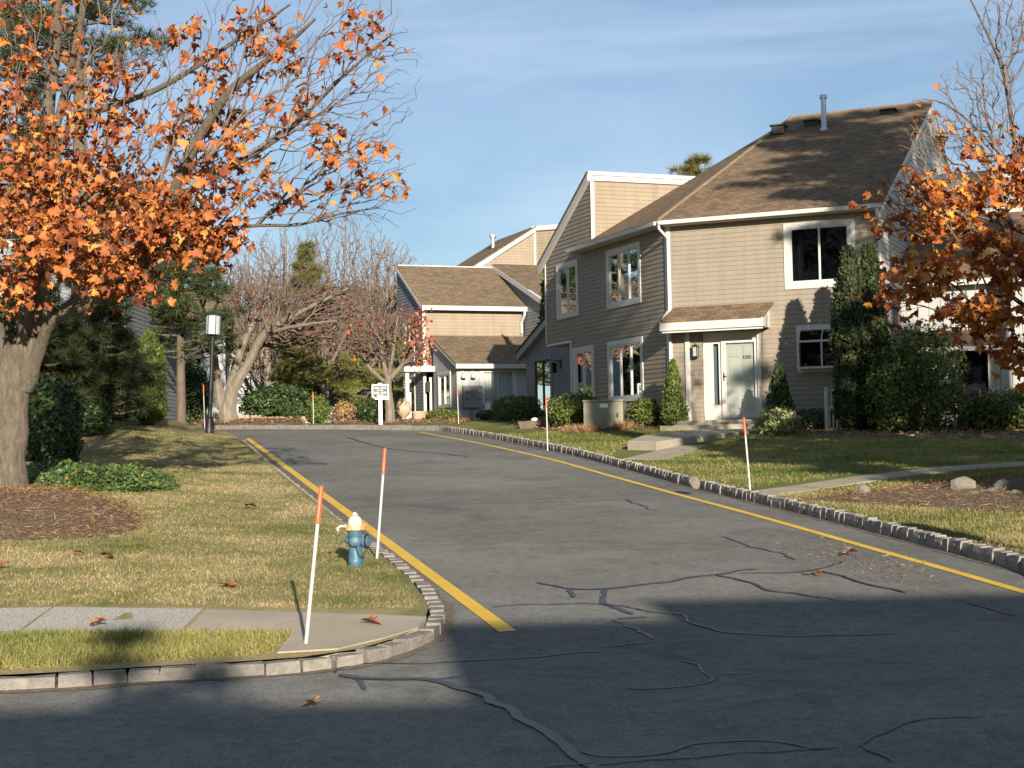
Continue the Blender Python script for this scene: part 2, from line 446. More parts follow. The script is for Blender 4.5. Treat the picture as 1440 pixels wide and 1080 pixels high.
# ------------------------------------------------------------------ mesh helpers
ORG = {}                                  # world origin of every object (roots are only translated)
def link(name, me, mat=None, parent=None, org=None):
    o = bpy.data.objects.new(name, me)
    COL.objects.link(o)
    if parent is not None:
        o.parent = parent
        ORG[o.name] = ORG[parent.name]
    else:
        ORG[o.name] = np.zeros(3) if org is None else np.array(org, float)
        if org is not None: o.location = tuple(org)
    if mat is not None and me is not None and not me.materials:
        me.materials.append(MT[mat])
    return o
def tag(o, label=None, cat=None, group=None, kind=None):
    if label: o['label'] = label
    if cat: o['category'] = cat
    if group: o['group'] = group
    if kind: o['kind'] = kind
    return o
def thing(name, label, cat, loc=(0, 0, 0), group=None):
    o = bpy.data.objects.new(name, None)
    COL.objects.link(o)
    o.location = tuple(loc)
    o.empty_display_size = 0.2
    ORG[o.name] = np.array(loc, float)
    return tag(o, label, cat, group)
def mesh_np(V, Fc, smooth=False):
    V = np.asarray(V, np.float32); Fc = np.asarray(Fc, np.int32)
    me = bpy.data.meshes.new('mesh')
    n, k = Fc.shape
    me.vertices.add(len(V)); me.vertices.foreach_set('co', V.ravel())
    me.loops.add(n * k); me.loops.foreach_set('vertex_index', Fc.ravel())
    me.polygons.add(n)
    me.polygons.foreach_set('loop_start', np.arange(0, n * k, k, dtype=np.int32))
    if smooth: me.polygons.foreach_set('use_smooth', np.ones(n, bool))
    me.update(calc_edges=True)
    me.validate()
    return me
class Frame:
    """wall frame: u along the wall, n out of the wall, z up"""
    def __init__(s, P0, az, out):
        s.o = np.array([P0[0], P0[1], 0.0]); s.u = dirv(az); s.n = dirv(out); s.az = az
    def p(s, u, n, z): return s.o + s.u * u + s.n * n + np.array([0, 0, z])
    def shift(s, u=0, n=0):
        f = Frame(s.o, 0, 0); f.o = s.o + s.u * u + s.n * n; f.u = s.u; f.n = s.n; f.az = s.az
        return f
WORLD = Frame((0, 0), 90, 0)
class MB:
    def __init__(s): s.v = []; s.f = []
    def add(s, verts, faces):
        k = len(s.v); s.v += [tuple(q) for q in verts]; s.f += [tuple(i + k for i in f) for f in faces]
    def box(s, fr, u0, u1, n0, n1, z0, z1):
        P = [fr.p(u, n, z) for z in (z0, z1) for n in (n0, n1) for u in (u0, u1)]
        s.add(P, [(0, 1, 3, 2), (4, 6, 7, 5), (0, 4, 5, 1), (2, 3, 7, 6), (0, 2, 6, 4), (1, 5, 7, 3)])
    def prism(s, fr, poly, n0, n1):
        """polygon in (u, z) pushed from n0 to n1"""
        k = len(poly)
        P = [fr.p(u, n0, z) for u, z in poly] + [fr.p(u, n1, z) for u, z in poly]
        s.add(P, [tuple(range(k)), tuple(range(2 * k - 1, k - 1, -1))] + [(i, k + i, k + (i + 1) % k, (i + 1) % k) for i in range(k)])
    def slab(s, pts, t):
        """flat polygon of world points given thickness t downwards"""
        k = len(pts); P = [np.array(q, float) for q in pts]
        s.add(P + [q - np.array([0, 0, t]) for q in P], [tuple(range(k)), tuple(range(2 * k - 1, k - 1, -1))] + [(i, k + i, k + (i + 1) % k, (i + 1) % k) for i in range(k)])
    def tube(s, pts, radii, k=8, cap=True):
        pts = [np.array(q, float) for q in pts]
        if isinstance(radii, (int, float)): radii = [radii] * len(pts)
        base = len(s.v); X = None
        for i, q in enumerate(pts):
            d = pts[min(i + 1, len(pts) - 1)] - pts[max(i - 1, 0)]
            d = d / (np.linalg.norm(d) + 1e-9)
            if X is None:
                X = np.cross(d, [0.3, 0.9, 0.1]) if abs(d[2]) > 0.9 else np.cross(d, [0, 0, 1])
            X = X - d * (X @ d); X /= np.linalg.norm(X) + 1e-9
            Y = np.cross(d, X)
            for j in range(k):
                a = 2 * math.pi * j / k
                s.v.append(tuple(q + radii[i] * (X * math.cos(a) + Y * math.sin(a))))
        for i in range(len(pts) - 1):
            for j in range(k):
                a = base + i * k + j; b2 = base + i * k + (j + 1) % k
                s.f.append((a, b2, b2 + k, a + k))
        if cap:
            s.f.append(tuple(range(base + k - 1, base - 1, -1)))
            e = base + (len(pts) - 1) * k
            s.f.append(tuple(range(e, e + k)))
    def lathe(s, c, prof, k=20):
        c = np.array(c, float); base = len(s.v)
        for r, z in prof:
            for j in range(k):
                a = 2 * math.pi * j / k
                s.v.append(tuple(c + np.array([r * math.cos(a), r * math.sin(a), z])))
        for i in range(len(prof) - 1):
            for j in range(k):
                a = base + i * k + j; b2 = base + i * k + (j + 1) % k
                s.f.append((a, b2, b2 + k, a + k))
        s.f.append(tuple(range(base + k - 1, base - 1, -1)))
        e = base + (len(prof) - 1) * k
        s.f.append(tuple(range(e, e + k)))
    def build(s, name, mat, parent=None, org=None, smooth=False, bevel=0.0):
        o0 = ORG[parent.name] if parent is not None else (np.zeros(3) if org is None else np.array(org, float))
        me = bpy.data.meshes.new(name)
        me.from_pydata([tuple(np.array(q) - o0) for q in s.v], [], s.f)
        me.update()
        if smooth:
            me.polygons.foreach_set('use_smooth', [True] * len(me.polygons))
        o = link(name, me, mat, parent, None if parent is not None else o0)
        if bevel:
            md = o.modifiers.new('bevel', 'BEVEL'); md.width = bevel; md.segments = 2; md.limit_method = 'ANGLE'
        if smooth:
            try: me.set_sharp_from_angle(angle=rad(40))
            except Exception: pass
        return o
def box_obj(name, mat, parent, fr, u0, u1, n0, n1, z0, z1, bevel=0.0):
    m = MB(); m.box(fr, u0, u1, n0, n1, z0, z1)
    return m.build(name, mat, parent, bevel=bevel)
def text_mesh(body, size):
    cu = bpy.data.curves.new('text', 'FONT'); cu.body = body; cu.size = size; cu.align_x = 'CENTER'; cu.align_y = 'CENTER'; cu.extrude = 0.002
    t = bpy.data.objects.new('text', cu); COL.objects.link(t)
    dg = bpy.context.evaluated_depsgraph_get()
    me = bpy.data.meshes.new_from_object(t.evaluated_get(dg))
    bpy.data.objects.remove(t); bpy.data.curves.remove(cu)
    V = np.zeros(len(me.vertices) * 3, np.float32); me.vertices.foreach_get('co', V)
    return me, V.reshape(-1, 3)
def text_obj(name, body, size, mat, parent, fr, u, n, z, mirror=False):
    me, V = text_mesh(body, size)
    s = -1.0 if mirror else 1.0
    W = np.array([fr.p(u + s * a, n + c, z + b2) for a, b2, c in V]) - ORG[parent.name]
    me.vertices.foreach_set('co', W.astype(np.float32).ravel()); me.update()
    if s > 0 and np.cross(fr.u, [0, 0, 1]) @ fr.n < 0: me.flip_normals()
    me.materials.clear()
    return link(name, me, mat, parent)
def resample(path, step):
    P = np.array(path, float)
    # smooth with Catmull-Rom, then even spacing
    out = []
    n = len(P)
    for i in range(n - 1):
        p0, p1, p2, p3 = P[max(i - 1, 0)], P[i], P[i + 1], P[min(i + 2, n - 1)]
        for t in np.linspace(0, 1, 12, endpoint=False):
            out.append(0.5 * ((2 * p1) + (p2 - p0) * t + (2 * p0 - 5 * p1 + 4 * p2 - p3) * t * t + (3 * p1 - p0 - 3 * p2 + p3) * t ** 3))
    out.append(P[-1]); out = np.array(out)
    d = np.r_[0, np.cumsum(np.linalg.norm(np.diff(out, axis=0), axis=1))]
    s = np.arange(0, d[-1], step)
    return np.stack([np.interp(s, d, out[:, k]) for k in range(P.shape[1])], 1)
def in_poly(x, y, poly):
    P = np.array(poly); x = np.asarray(x); y = np.asarray(y)
    ins = np.zeros(x.shape, bool)
    j = len(P) - 1
    for i in range(len(P)):
        xi, yi = P[i]; xj, yj = P[j]
        c = ((yi > y) != (yj > y)) & (x < (xj - xi) * (y - yi) / (yj - yi + 1e-12) + xi)
        ins ^= c; j = i
    return ins
def sheet(name, poly, zf, step, mat, inner=None):
    """one sheet over a polygon, draped on the height function zf"""
    B = np.array(poly, float)
    lo = B.min(0); hi = B.max(0)
    gx, gy = np.meshgrid(np.arange(lo[0], hi[0], step), np.arange(lo[1], hi[1], step))
    g = np.stack([gx.ravel(), gy.ravel()], 1) + rng.uniform(-.1, .1, (gx.size, 2)) * step
    if inner is not None: g = np.vstack([g, inner])
    g = g[in_poly(g[:, 0], g[:, 1], poly)]
    d = np.min(np.linalg.norm(g[:, None, :] - B[None, :, :], axis=2), axis=1) if len(g) * len(B) < 4e6 else np.ones(len(g))
    g = g[d > 0.12]
    pts = [Vector(q) for q in B] + [Vector(q) for q in g]
    r = delaunay_2d_cdt(pts, [(i, (i + 1) % len(B)) for i in range(len(B))], [], 1, 1e-5)
    V = [(p.x, p.y, zf(p.x, p.y)) for p in r[0]]
    me = bpy.data.meshes.new(name)
    me.from_pydata(V, [], [tuple(f) for f in r[2]])
    me.polygons.foreach_set('use_smooth', [True] * len(me.polygons))
    me.update()
    up = sum(p.normal.z for p in me.polygons)
    if up < 0: me.flip_normals()
    return link(name, me, mat)

# ------------------------------------------------------------------ the land
xs = [-900, -300, -120, -60, -30, 0, 30, 60, 120, 300, 900]
ys = [-900, -300, -100, -40, 0, 10, 20, 30, 40, 50, 52, 54, 56, 58, 60, 62, 64, 90, 150, 400, 1500]
V = [(x, y, zroad(y) - 0.10) for y in ys for x in xs]
Fq = [(j * len(xs) + i, j * len(xs) + i + 1, (j + 1) * len(xs) + i + 1, (j + 1) * len(xs) + i) for j in range(len(ys) - 1) for i in range(len(xs) - 1)]
me = bpy.data.meshes.new('ground'); me.from_pydata(V, [], Fq); me.update()
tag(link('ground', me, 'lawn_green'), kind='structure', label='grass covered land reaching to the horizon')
ys = list(range(-2, 50, 4)) + list(range(50, 68, 2))
V = [(x, y, zroad(y)) for y in ys for x in (-50, -20, -5, 5, 20, 40)]
Fq = [(j * 6 + i, j * 6 + i + 1, (j + 1) * 6 + i + 1, (j + 1) * 6 + i) for j in range(len(ys) - 1) for i in range(5)]
me = bpy.data.meshes.new('road'); me.from_pydata(V, [], Fq); me.update()
ROAD = tag(link('road', me, 'asphalt'), kind='structure', label='grey asphalt drive climbing between two kerbs from the shaded street')
lawnL_poly = [tuple(p) for p in resample(KERB_L, 0.5)] + [(-48, 59), (-48, 10.2)]
LAWN_L = tag(sheet('lawn_left', lawnL_poly, z_left, 0.7, 'lawn'), kind='structure', label='sunlit straw coloured lawn left of the drive')
lawnR_poly = [tuple(p) for p in resample(KERB_R, 0.5)] + [tuple(p) for p in resample(KERB_FAR, 0.6)[1:]] + [(-60, 66), (-60, 130), (60, 130), (60, 9.2), (30, 9.2)]
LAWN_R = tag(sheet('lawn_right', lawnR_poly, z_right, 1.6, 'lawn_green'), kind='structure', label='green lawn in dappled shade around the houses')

# painted lines and tar sealed cracks: thin sheets on the road
def strip(name, mat, path, width, lift, parent=ROAD, wob=0.0, step=0.3):
    P = resample(path, step)
    if len(P) < 2: return None
    d = np.gradient(P, axis=0); d /= np.linalg.norm(d, axis=1)[:, None] + 1e-9
    nrm = np.stack([-d[:, 1], d[:, 0]], 1)
    w = np.full(len(P), width / 2)
    if wob:
        w = w * (1 + wob * rng.uniform(-1, 1, len(P)))
        P = P + nrm * rng.uniform(-1, 1, (len(P), 1)) * min(width * wob * 0.5, .008)
        w[0] *= 0.4; w[-1] *= 0.4
    A = P + nrm * w[:, None]; B = P - nrm * w[:, None]
    V = [(a[0], a[1], zroad(a[1]) + lift) for q in zip(A, B) for a in q]
    Fq = [(2 * i + 1, 2 * i + 3, 2 * i + 2, 2 * i) for i in range(len(P) - 1)]
    me = bpy.data.meshes.new(name); me.from_pydata(V, [], Fq); me.update()
    return link(name, me, mat, parent)
def gpath(pts):
    out = []
    for x, y in pts:
        d = ray(x, y); Y = 5.0
        while Y < 70 and (EYE + d * Y)[2] > zroad(Y): Y += 0.02
        q = EYE + d * Y; out.append((q[0], q[1]))
    return out
strip('yellow_line', 'yellow_paint', [(-7.9, 46.62), (-5.87, 37.84), (-2.99, 25.34), (-0.07, 12.70)], 0.145, 0.006)
strip('yellow_line', 'yellow_paint', [(-2.9, 48.7), (-0.98, 41.8), (0.75, 34.6), (1.85, 28.9), (2.60, 25.0), (3.3, 21.5), (3.92, 18.1), (4.38, 15.6), (4.75, 13.6), (5.2, 12.4), (6.3, 11.0)], 0.115, 0.006)
CRACKS = [
    ([(755, 820), (800, 828), (850, 829), (930, 820), (1010, 808), (1060, 802), (1090, 798)], .075, .01),
    ([(1010, 808), (1050, 820), (1078, 830), (1110, 835), (1150, 842), (1192, 850)], .06, .012),
    ([(808, 828), (800, 843)], .08, .008), ([(855, 829), (848, 845), (860, 852), (900, 868)], .09, .008),
    ([(690, 855), (760, 852), (820, 850), (862, 851), (905, 860), (960, 867), (985, 880), (1030, 892), (1120, 895), (1250, 893)], .045, .012),
    ([(862, 873), (880, 880), (910, 893), (908, 903)], .07, .008), ([(865, 872), (905, 869), (930, 868)], .05, .01),
    ([(910, 905), (850, 910), (800, 913)], .035, .012),
    ([(1012, 755), (1050, 768), (1090, 777), (1120, 789)], .05, .008),
    ([(1040, 807), (1100, 806), (1150, 802), (1175, 795), (1200, 788)], .05, .01),
    ([(1150, 802), (1180, 810), (1220, 822), (1280, 837)], .055, .012),
    ([(470, 948), (500, 937), (600, 933), (700, 928), (800, 920), (880, 916)], .045, .008),
    ([(478, 950), (520, 955), (600, 957), (625, 965), (670, 978), (720, 1003), (748, 1022), (800, 1060), (830, 1080), (870, 1105)], .12, .012),
    ([(495, 953), (510, 966), (524, 974)], .06, .008), ([(600, 957), (630, 952), (665, 947)], .035, .01),
    ([(815, 1058), (880, 1064), (930, 1063), (990, 1050), (1060, 1047), (1150, 1053), (1200, 1050)], .035, .008),
    ([(760, 1082), (850, 1076), (950, 1070), (1080, 1058), (1210, 1049)], .03, .012),
    ([(958, 930), (985, 938), (1002, 950), (995, 956), (940, 965), (828, 969)], .035, .008), ([(1002, 948), (1070, 945)], .03, .012),
    ([(520, 707), (600, 709), (700, 708), (800, 706), (880, 703), (925, 705)], .035, .008), ([(880, 703), (910, 715), (935, 720)], .04, .012),
    ([(430, 651), (500, 653), (600, 651), (700, 650)], .03, .008),
    ([(490, 615), (520, 625), (560, 633), (610, 637), (660, 643)], .11, .008),
    ([(1355, 848), (1400, 858), (1430, 868)], .05, .008), ([(1210, 1049), (1245, 1030), (1300, 1015), (1380, 1005)], .035, .008), ([(1210, 1049), (1260, 1070), (1290, 1082)], .035, .012),
]
def jag(P):
    P = resample(P, .16)
    k = rng.normal(size=(len(P), 2)) * .022
    k[1:] += k[:-1] * .6
    k[0] = 0
    return [tuple(q) for q in P + k]
for pts, w, lift in CRACKS:
    strip('crack_seal', 'crack_tar', jag(gpath(pts)), w * .62, lift, wob=0.3 if w < .1 else .12, step=0.06)

# ------------------------------------------------------------------ kerbs: every stone a piece of its own
def stone_meshes(L, D, H, n, taper=0.86, mat='granite'):
    out = []
    for i in range(n):
        j = lambda s: rng.uniform(-s, s)
        V = []
        for sc, z in ((1.0, -0.10), (0.99, H * 0.62), (taper, H)):
            for sx, sy in ((-1, -1), (1, -1), (1, 1), (-1, 1)):
                V.append((sx * L / 2 * sc + j(.008), sy * D / 2 * sc + j(.008), z + (j(.008) if z > 0 else 0)))
        Fq = []
        for r in range(2):
            for k in range(4):
                a = r * 4 + k; b2 = r * 4 + (k + 1) % 4
                Fq.append((a, b2, b2 + 4, a + 4))
        Fq.append((8, 9, 10, 11))
        me = bpy.data.meshes.new('kerb_stone'); me.from_pydata(V, [], Fq); me.update()
        me.materials.append(MT[mat]); out.append(me)
    return out
def kerb(name, label, path, pitch, L, D, H, mat, y_max=999, off=0.0, taper=.86, jit=0.012, low=0.0):
    root = thing(name, label, 'kerb', (path[0][0], path[0][1], zroad(path[0][1])))
    o0 = ORG[root.name]
    P = resample(path, pitch)
    T = np.gradient(P, axis=0)
    ms = stone_meshes(L, D, H, 6, taper, mat)
    n = 0
    for q, t in zip(P, T):
        if q[1] > y_max or q[0] < -14 or q[0] > 12: continue
        t = t / np.linalg.norm(t)
        p = q + np.array([-t[1], t[0]]) * (off + rng.uniform(-jit, jit))
        o = bpy.data.objects.new('stone', ms[n % 6]); COL.objects.link(o); o.parent = root
        o.location = (p[0] - o0[0], p[1] - o0[1], zroad(p[1]) - o0[2] + rng.uniform(-.006, .006))
        o.rotation_euler = (0, 0, math.atan2(t[1], t[0]) + rng.uniform(-.05, .05))
        s = rng.uniform(0.92, 1.1); o.scale = (s, rng.uniform(.92, 1.06), rng.uniform(.94, 1.06) * (1 - low * sstep(17, 21, q[1])))
        n += 1
    return root
kerb('stone_kerb', 'long kerb of upright dark granite blocks along the right side of the drive', [p for p in KERB_R if p[1] > 9], 0.150, 0.150, 0.15, 0.15, 'granite_dark', off=0.075, taper=.82)
kerb('stone_kerb', 'pale granite block kerb curving round the left lawn and the near street', KERB_L[1:-2], 0.235, 0.238, 0.13, 0.085, 'granite', off=-0.075, taper=.93, low=.85)
kerb('stone_kerb', 'pale stone kerb across the far end of the drive', KERB_FAR[:-1], 0.28, 0.276, 0.16, 0.14, 'granite', off=0.08, taper=.9)

# grit and dead needles gathered in the gutters
for pth, sg in ((KERB_R[3:], 1), (KERB_L[2:-5], -1)):
    Pg = resample(pth, .25); Tg = np.gradient(Pg, axis=0); Tg /= np.linalg.norm(Tg, axis=1)[:, None]
    Ng = np.stack([-Tg[:, 1], Tg[:, 0]], 1) * sg
    strip('gutter_grit', 'grit', [tuple(q) for q in Pg + Ng * (.17 + .02 * np.sin(np.arange(len(Pg)) * .7))[:, None]], .11, .005, wob=.5, step=.12)
# ------------------------------------------------------------------ pavements
def slab_piece(name, mat, parent, poly, zf, lift):
    P = [(x, y, zf(x, y) + lift) for x, y in poly]
    m = MB(); m.slab(P, 0.12)
    return m.build(name, mat, parent)
SW = thing('sidewalk', None, None, (-1.0, 12.6, z_left(-1.0, 12.6)))
tag(SW, 'concrete pavement crossing the bottom of the left lawn', None, None, 'structure')
sx = [-1.55, -2.62, -3.9, -5.2, -6.5, -7.8]
slab_piece('slab', 'concrete', SW, [(-0.78, 12.45), (-0.74, 12.95), (-1.1, 13.12), (-2.60, 13.2), (-2.60, 12.32), (-1.75, 12.28), (-1.75, 11.5), (-1.32, 11.6), (-1.03, 12.0)], z_left, 0.012)
for i in range(1, 5):
    slab_piece('slab', 'concrete_exposed' if i < 3 else 'concrete', SW, [(sx[i] - .02, 13.2 + .02 * i), (sx[i + 1] + .01, 13.22 + .02 * i), (sx[i + 1] + .01, 12.33 + .0 * i), (sx[i] - .02, 12.32)], z_left, 0.012)
PATH = thing('path', None, None, (3.5, 23.1, z_right(3.5, 23.1)))
tag(PATH, 'narrow concrete footpath crossing the right lawn from the kerb', None, None, 'structure')
pp = [(3.78, 23.0), (4.7, 23.9), (6.0, 24.9), (8.5, 26.2), (12, 27.5), (18, 29)]
for i in range(len(pp) - 1):
    (x0, y0), (x1, y1) = pp[i], pp[i + 1]
    k = max(1, int(math.hypot(x1 - x0, y1 - y0) / 1.4))
    for j in range(k):
        a = np.array([x0, y0]) + (np.array([x1 - x0, y1 - y0])) * (j + .01) / k
        c = np.array([x0, y0]) + (np.array([x1 - x0, y1 - y0])) * (j + .985) / k
        slab_piece('slab', 'concrete', PATH, [(a[0], a[1]), (c[0], c[1]), (c[0] - .28, c[1] + .72), (a[0] - .28, a[1] + .72)], z_right, 0.012)
WALK = thing('front_walk', None, None, (2.4, 31.0, z_right(2.4, 31.0)))
tag(WALK, 'concrete walk from the kerb to the front door steps', None, None, 'structure')
wk = [(3.0, 31.4), (3.75, 33.2), (4.35, 34.9)]
for i in range(2):
    (x0, y0), (x1, y1) = wk[i], wk[i + 1]
    slab_piece('slab', 'concrete', WALK, [(x0, y0), (x1 - .02, y1 - .03), (x1 - .75, y1 + .6), (x0 - .75, y0 + .6)], z_right, 0.015)

# ------------------------------------------------------------------ house kit
def spans(poly, z):
    xs_ = []
    n = len(poly)
    for i in range(n):
        (u0, z0), (u1, z1) = poly[i], poly[(i + 1) % n]
        if (z0 <= z < z1) or (z1 <= z < z0):
            xs_.append(u0 + (u1 - u0) * (z - z0) / (z1 - z0))
    xs_.sort()
    return (xs_[0], xs_[-1]) if len(xs_) >= 2 else None
def lap_wall(name, mat, parent, fr, poly, holes=(), pitch=0.128, z_ref=2.5, lap=0.017):
    """overlapping clapboards: each course leans out at its lower edge"""
    zmin = min(z for _, z in poly); zmax = max(z for _, z in poly)
    m = MB()
    k = math.floor((zmin - z_ref) / pitch)
    while z_ref + k * pitch < zmax:
        za = max(z_ref + k * pitch, zmin); zb = min(z_ref + (k + 1) * pitch, zmax)
        k += 1
        if zb - za < 0.01: continue
        sa = spans(poly, za + 1e-4); sb = spans(poly, zb - 1e-4)
        if not sa and not sb: continue
        sa = sa or sb; sb = sb or sa
        zm = (za + zb) / 2
        cuts = sorted([(h[0], h[1]) for h in holes if h[2] < zm < h[3]])
        lo = [(sa[0], sb[0])]; segs = []
        cur = (sa[0], sb[0])
        for c0, c1 in cuts:
            if c0 > min(cur): segs.append((cur, (c0, c0)))
            cur = (c1, c1)
        segs.append((cur, (sa[1], sb[1])))
        for (a0, b0), (a1, b1) in segs:
            if a1 - a0 < 0.01 and b1 - b0 < 0.01: continue
            m.add([fr.p(a0, lap, za), fr.p(a1, lap, za), fr.p(b1, 0.002, zb), fr.p(b0, 0.002, zb), fr.p(a0, 0, za), fr.p(a1, 0, za)],
                  [(0, 1, 2, 3), (4, 5, 1, 0)])
    return m.build(name, mat, parent)
def flat_wall(name, mat, parent, fr, poly, holes=(), groove=0.0, th=0.05):
    """plain or vertically grooved board wall, cut into strips round its openings"""
    us = sorted(set([min(u for u, _ in poly), max(u for u, _ in poly)] + [h[0] for h in holes] + [h[1] for h in holes] + [u for u, _ in poly]))
    full = []
    for a, b2 in zip(us[:-1], us[1:]):
        n = max(1, int(round((b2 - a) / groove))) if groove else 1
        for i in range(n): full.append((a + (b2 - a) * i / n, a + (b2 - a) * (i + 1) / n))
    pz = [(z, u) for u, z in poly]
    m = MB()
    for a, b2 in full:
        if b2 - a < 1e-4: continue
        g = 0.006 if groove else 0
        ta = spans(pz, a + 1e-4); tb = spans(pz, b2 - 1e-4)
        if not ta or not tb: continue
        um = (a + b2) / 2
        cuts = sorted([(h[2], h[3]) for h in holes if h[0] - 1e-6 < um < h[1] + 1e-6])
        cur = (ta[0], tb[0]); segs = []
        for c0, c1 in cuts:
            segs.append((cur, (c0, c0))); cur = (c1, c1)
        segs.append((cur, (ta[1], tb[1])))
        for (l0, l1), (h0, h1) in segs:
            if h0 - l0 < .01 and h1 - l1 < .01: continue
            m.prism(fr, [(a + g, l0), (b2 - g, l1), (b2 - g, h1), (a + g, h0)], -th, 0)
    if groove:
        u0, u1 = us[0], us[-1]
    return m.build(name, mat, parent)
def window(parent, fr, u0, u1, z0, z1, trim=0.10, panes=2, name='window', tm='pale_trim', sash='white_trim', glass='glass', room=True, curtain=None, lite=None, label=None, top_trim=None):
    """u0..z1: the outside of the trim boards"""
    tt = top_trim if top_trim else trim
    m = MB()
    m.box(fr, u0, u0 + trim, 0.0, 0.040, z0, z1); m.box(fr, u1 - trim, u1, 0.0, 0.040, z0, z1)
    m.box(fr, u0 + trim, u1 - trim, 0.0, 0.038, z1 - tt, z1); m.box(fr, u0 + trim, u1 - trim, 0.0, 0.043, z0, z0 + trim)
    w = m.build(name, tm, parent, bevel=0.004)
    if label: w['label'] = label
    a0, a1, b0, b1 = u0 + trim, u1 - trim, z0 + trim, z1 - tt
    s = 0.045
    m = MB()
    m.box(fr, a0, a0 + s, -0.05, 0.025, b0, b1); m.box(fr, a1 - s, a1, -0.05, 0.025, b0, b1)
    m.box(fr, a0 + s, a1 - s, -0.05, 0.027, b0, b0 + s); m.box(fr, a0 + s, a1 - s, -0.05, 0.027, b1 - s, b1)
    cuts = [a0 + (a1 - a0) * i / panes for i in range(panes + 1)] if lite is None else [a0] + list(lite) + [a1]
    for c in cuts[1:-1]: m.box(fr, c - .026, c + .026, -0.05, 0.022, b0 + s, b1 - s)
    m.build('sash', sash, w, bevel=0.003)
    for i in range(len(cuts) - 1):
        p0 = cuts[i] + (s if i == 0 else .026); p1 = cuts[i + 1] - (s if i == len(cuts) - 2 else .026)
        box_obj('pane', glass, w, fr, p0, p1, -0.022, -0.016, b0 + s, b1 - s)
    if room:
        m = MB()
        d = 1.6
        P = [fr.p(u, n, z) for z in (b0 - .4, b1 + .2) for n in (-d, -0.055) for u in (a0 - .3, a1 + .3)]
        m.add(P, [(0, 1, 3, 2), (4, 5, 7, 6), (0, 4, 5, 1), (0, 2, 6, 4), (1, 5, 7, 3)])
        m.build('interior', 'room', w)
    if curtain:
        for (c0, c1, mt) in curtain:
            m = MB()
            n = max(4, int((c1 - c0) / .06)); pts = []
            for i in range(n + 1):
                pts.append((c0 + (c1 - c0) * i / n, -0.065 - (0.03 if i % 2 else 0.0)))
            for (ua, na), (ub, nb) in zip(pts[:-1], pts[1:]):
                m.add([fr.p(ua, na, b0 - .05), fr.p(ub, nb, b0 - .05), fr.p(ub, nb, b1 + .05), fr.p(ua, na, b1 + .05)], [(0, 1, 2, 3)])
            m.build('curtain', mt, w)
    return w
def roof_plane(name, mat, parent, pts, t=0.06):
    m = MB(); m.slab(pts, t)
    return m.build(name, mat, parent)
def poly_tube(name, mat, parent, pts, r, k=8):
    m = MB(); m.tube(pts, r, k)
    return m.build(name, mat, parent, smooth=True)
def rect_pipe(name, mat, parent, pts, w=0.075, d=0.055):
    m = MB(); m.tube(pts, w * .6, 4)
    return m.build(name, mat, parent)

# ------------------------------------------------------------------ the tan corner townhouse
K = at(943, 560, 43.2)
FR = Frame(K, 114, 204)            # sunny front
SD = Frame(K, -21, 249)            # shaded side along the drive
H1 = thing('townhouse', 'tan clapboard two storey townhouse with brown hipped roof right of the drive', 'house', (K[0], K[1], 2.6))
ZB = 2.35
W_UP = (3.29, 5.20, 6.36, 8.14); W_GR = (3.57, 5.05, 4.12, 5.38)
lap_wall('front_siding', 'siding_tan', H1, FR, [(0.1, ZB), (5.85, ZB), (5.85, 8.58), (0.1, 8.58)],
         [(3.34, 5.15, 6.41, 8.09), (3.62, 5.0, 4.17, 5.33), (0.95, 2.56, 2.3, 5.35)])
S1 = (6.20, 7.95, 6.38, 8.16); S2 = (1.68, 4.03, 6.36, 8.14); S3 = (1.65, 4.06, 3.56, 5.39); S4 = (5.10, 6.72, 3.2, 5.39)
lap_wall('side_siding', 'siding_tan', H1, SD, [(0.1, ZB), (6.85, ZB), (6.85, 5.65), (0.1, 5.65)], [(a + .05, b2 - .05, c + .05, d - .05) for a, b2, c, d in (S3, S4)])
lap_wall('side_siding', 'siding_tan', H1, SD, [(0.1, 5.65), (5.11, 5.65), (5.11, 8.62), (0.1, 8.62)], [(S2[0] + .05, S2[1] - .05, S2[2] + .05, S2[3] - .05)])
lap_wall('side_siding', 'siding_tan', H1, SD, [(5.11, 5.65), (8.9, 5.65), (8.9, 8.47), (5.11, 10.60)], [(S1[0] + .05, S1[1] - .05, S1[2] + .05, S1[3] - .05)])
# parapet wall facing the sun above the side roof
C0 = SD.p(5.11, 0, 0)
PW = Frame(C0, 69, 159)
lap_wall('parapet_siding', 'siding_pale', H1, PW, [(0.09, 8.66), (3.7, 10.62), (0.09, 10.62)], pitch=.128)
m = MB(); m.box(PW, -0.02, 0.10, 0.0, 0.03, 8.62, 10.45); m.build('corner_board', 'white_trim', H1)
m = MB(); m.box(PW, -0.10, 7.0, -0.02, 0.07, 10.46, 10.62); m.box(PW, -0.12, 7.0, -0.06, 0.11, 10.622, 10.74); m.build('parapet_cap', 'white_trim', H1)
# shed roof falling away behind the parapet
roof_plane('shed_roof', 'shingle_side', H1, [SD.p(5.05, .16, 10.74), SD.p(9.25, .16, 8.36), SD.p(9.25, -7, 8.36), SD.p(5.05, -7, 10.74)], .05)
m = MB(); m.prism(SD, [(5.02, 10.45), (9.27, 8.05), (9.27, 8.27), (5.02, 10.66)], 0.03, 0.14); m.build('rake_board', 'pale_trim', H1)
m = MB(); m.box(SD, 8.86, 8.94, 0.0, 0.035, 5.66, 8.4); m.build('corner_board', 'white_trim', H1)
# main roof
PF, PS = 0.4963, 0.583
Hp = SD.p(5.11, -7.22, 0); Hp[2] = 12.84
def zf_front(n): return 8.60 - PF * n
def zf_side(n): return 8.63 - PS * n
EAVE = 0.34
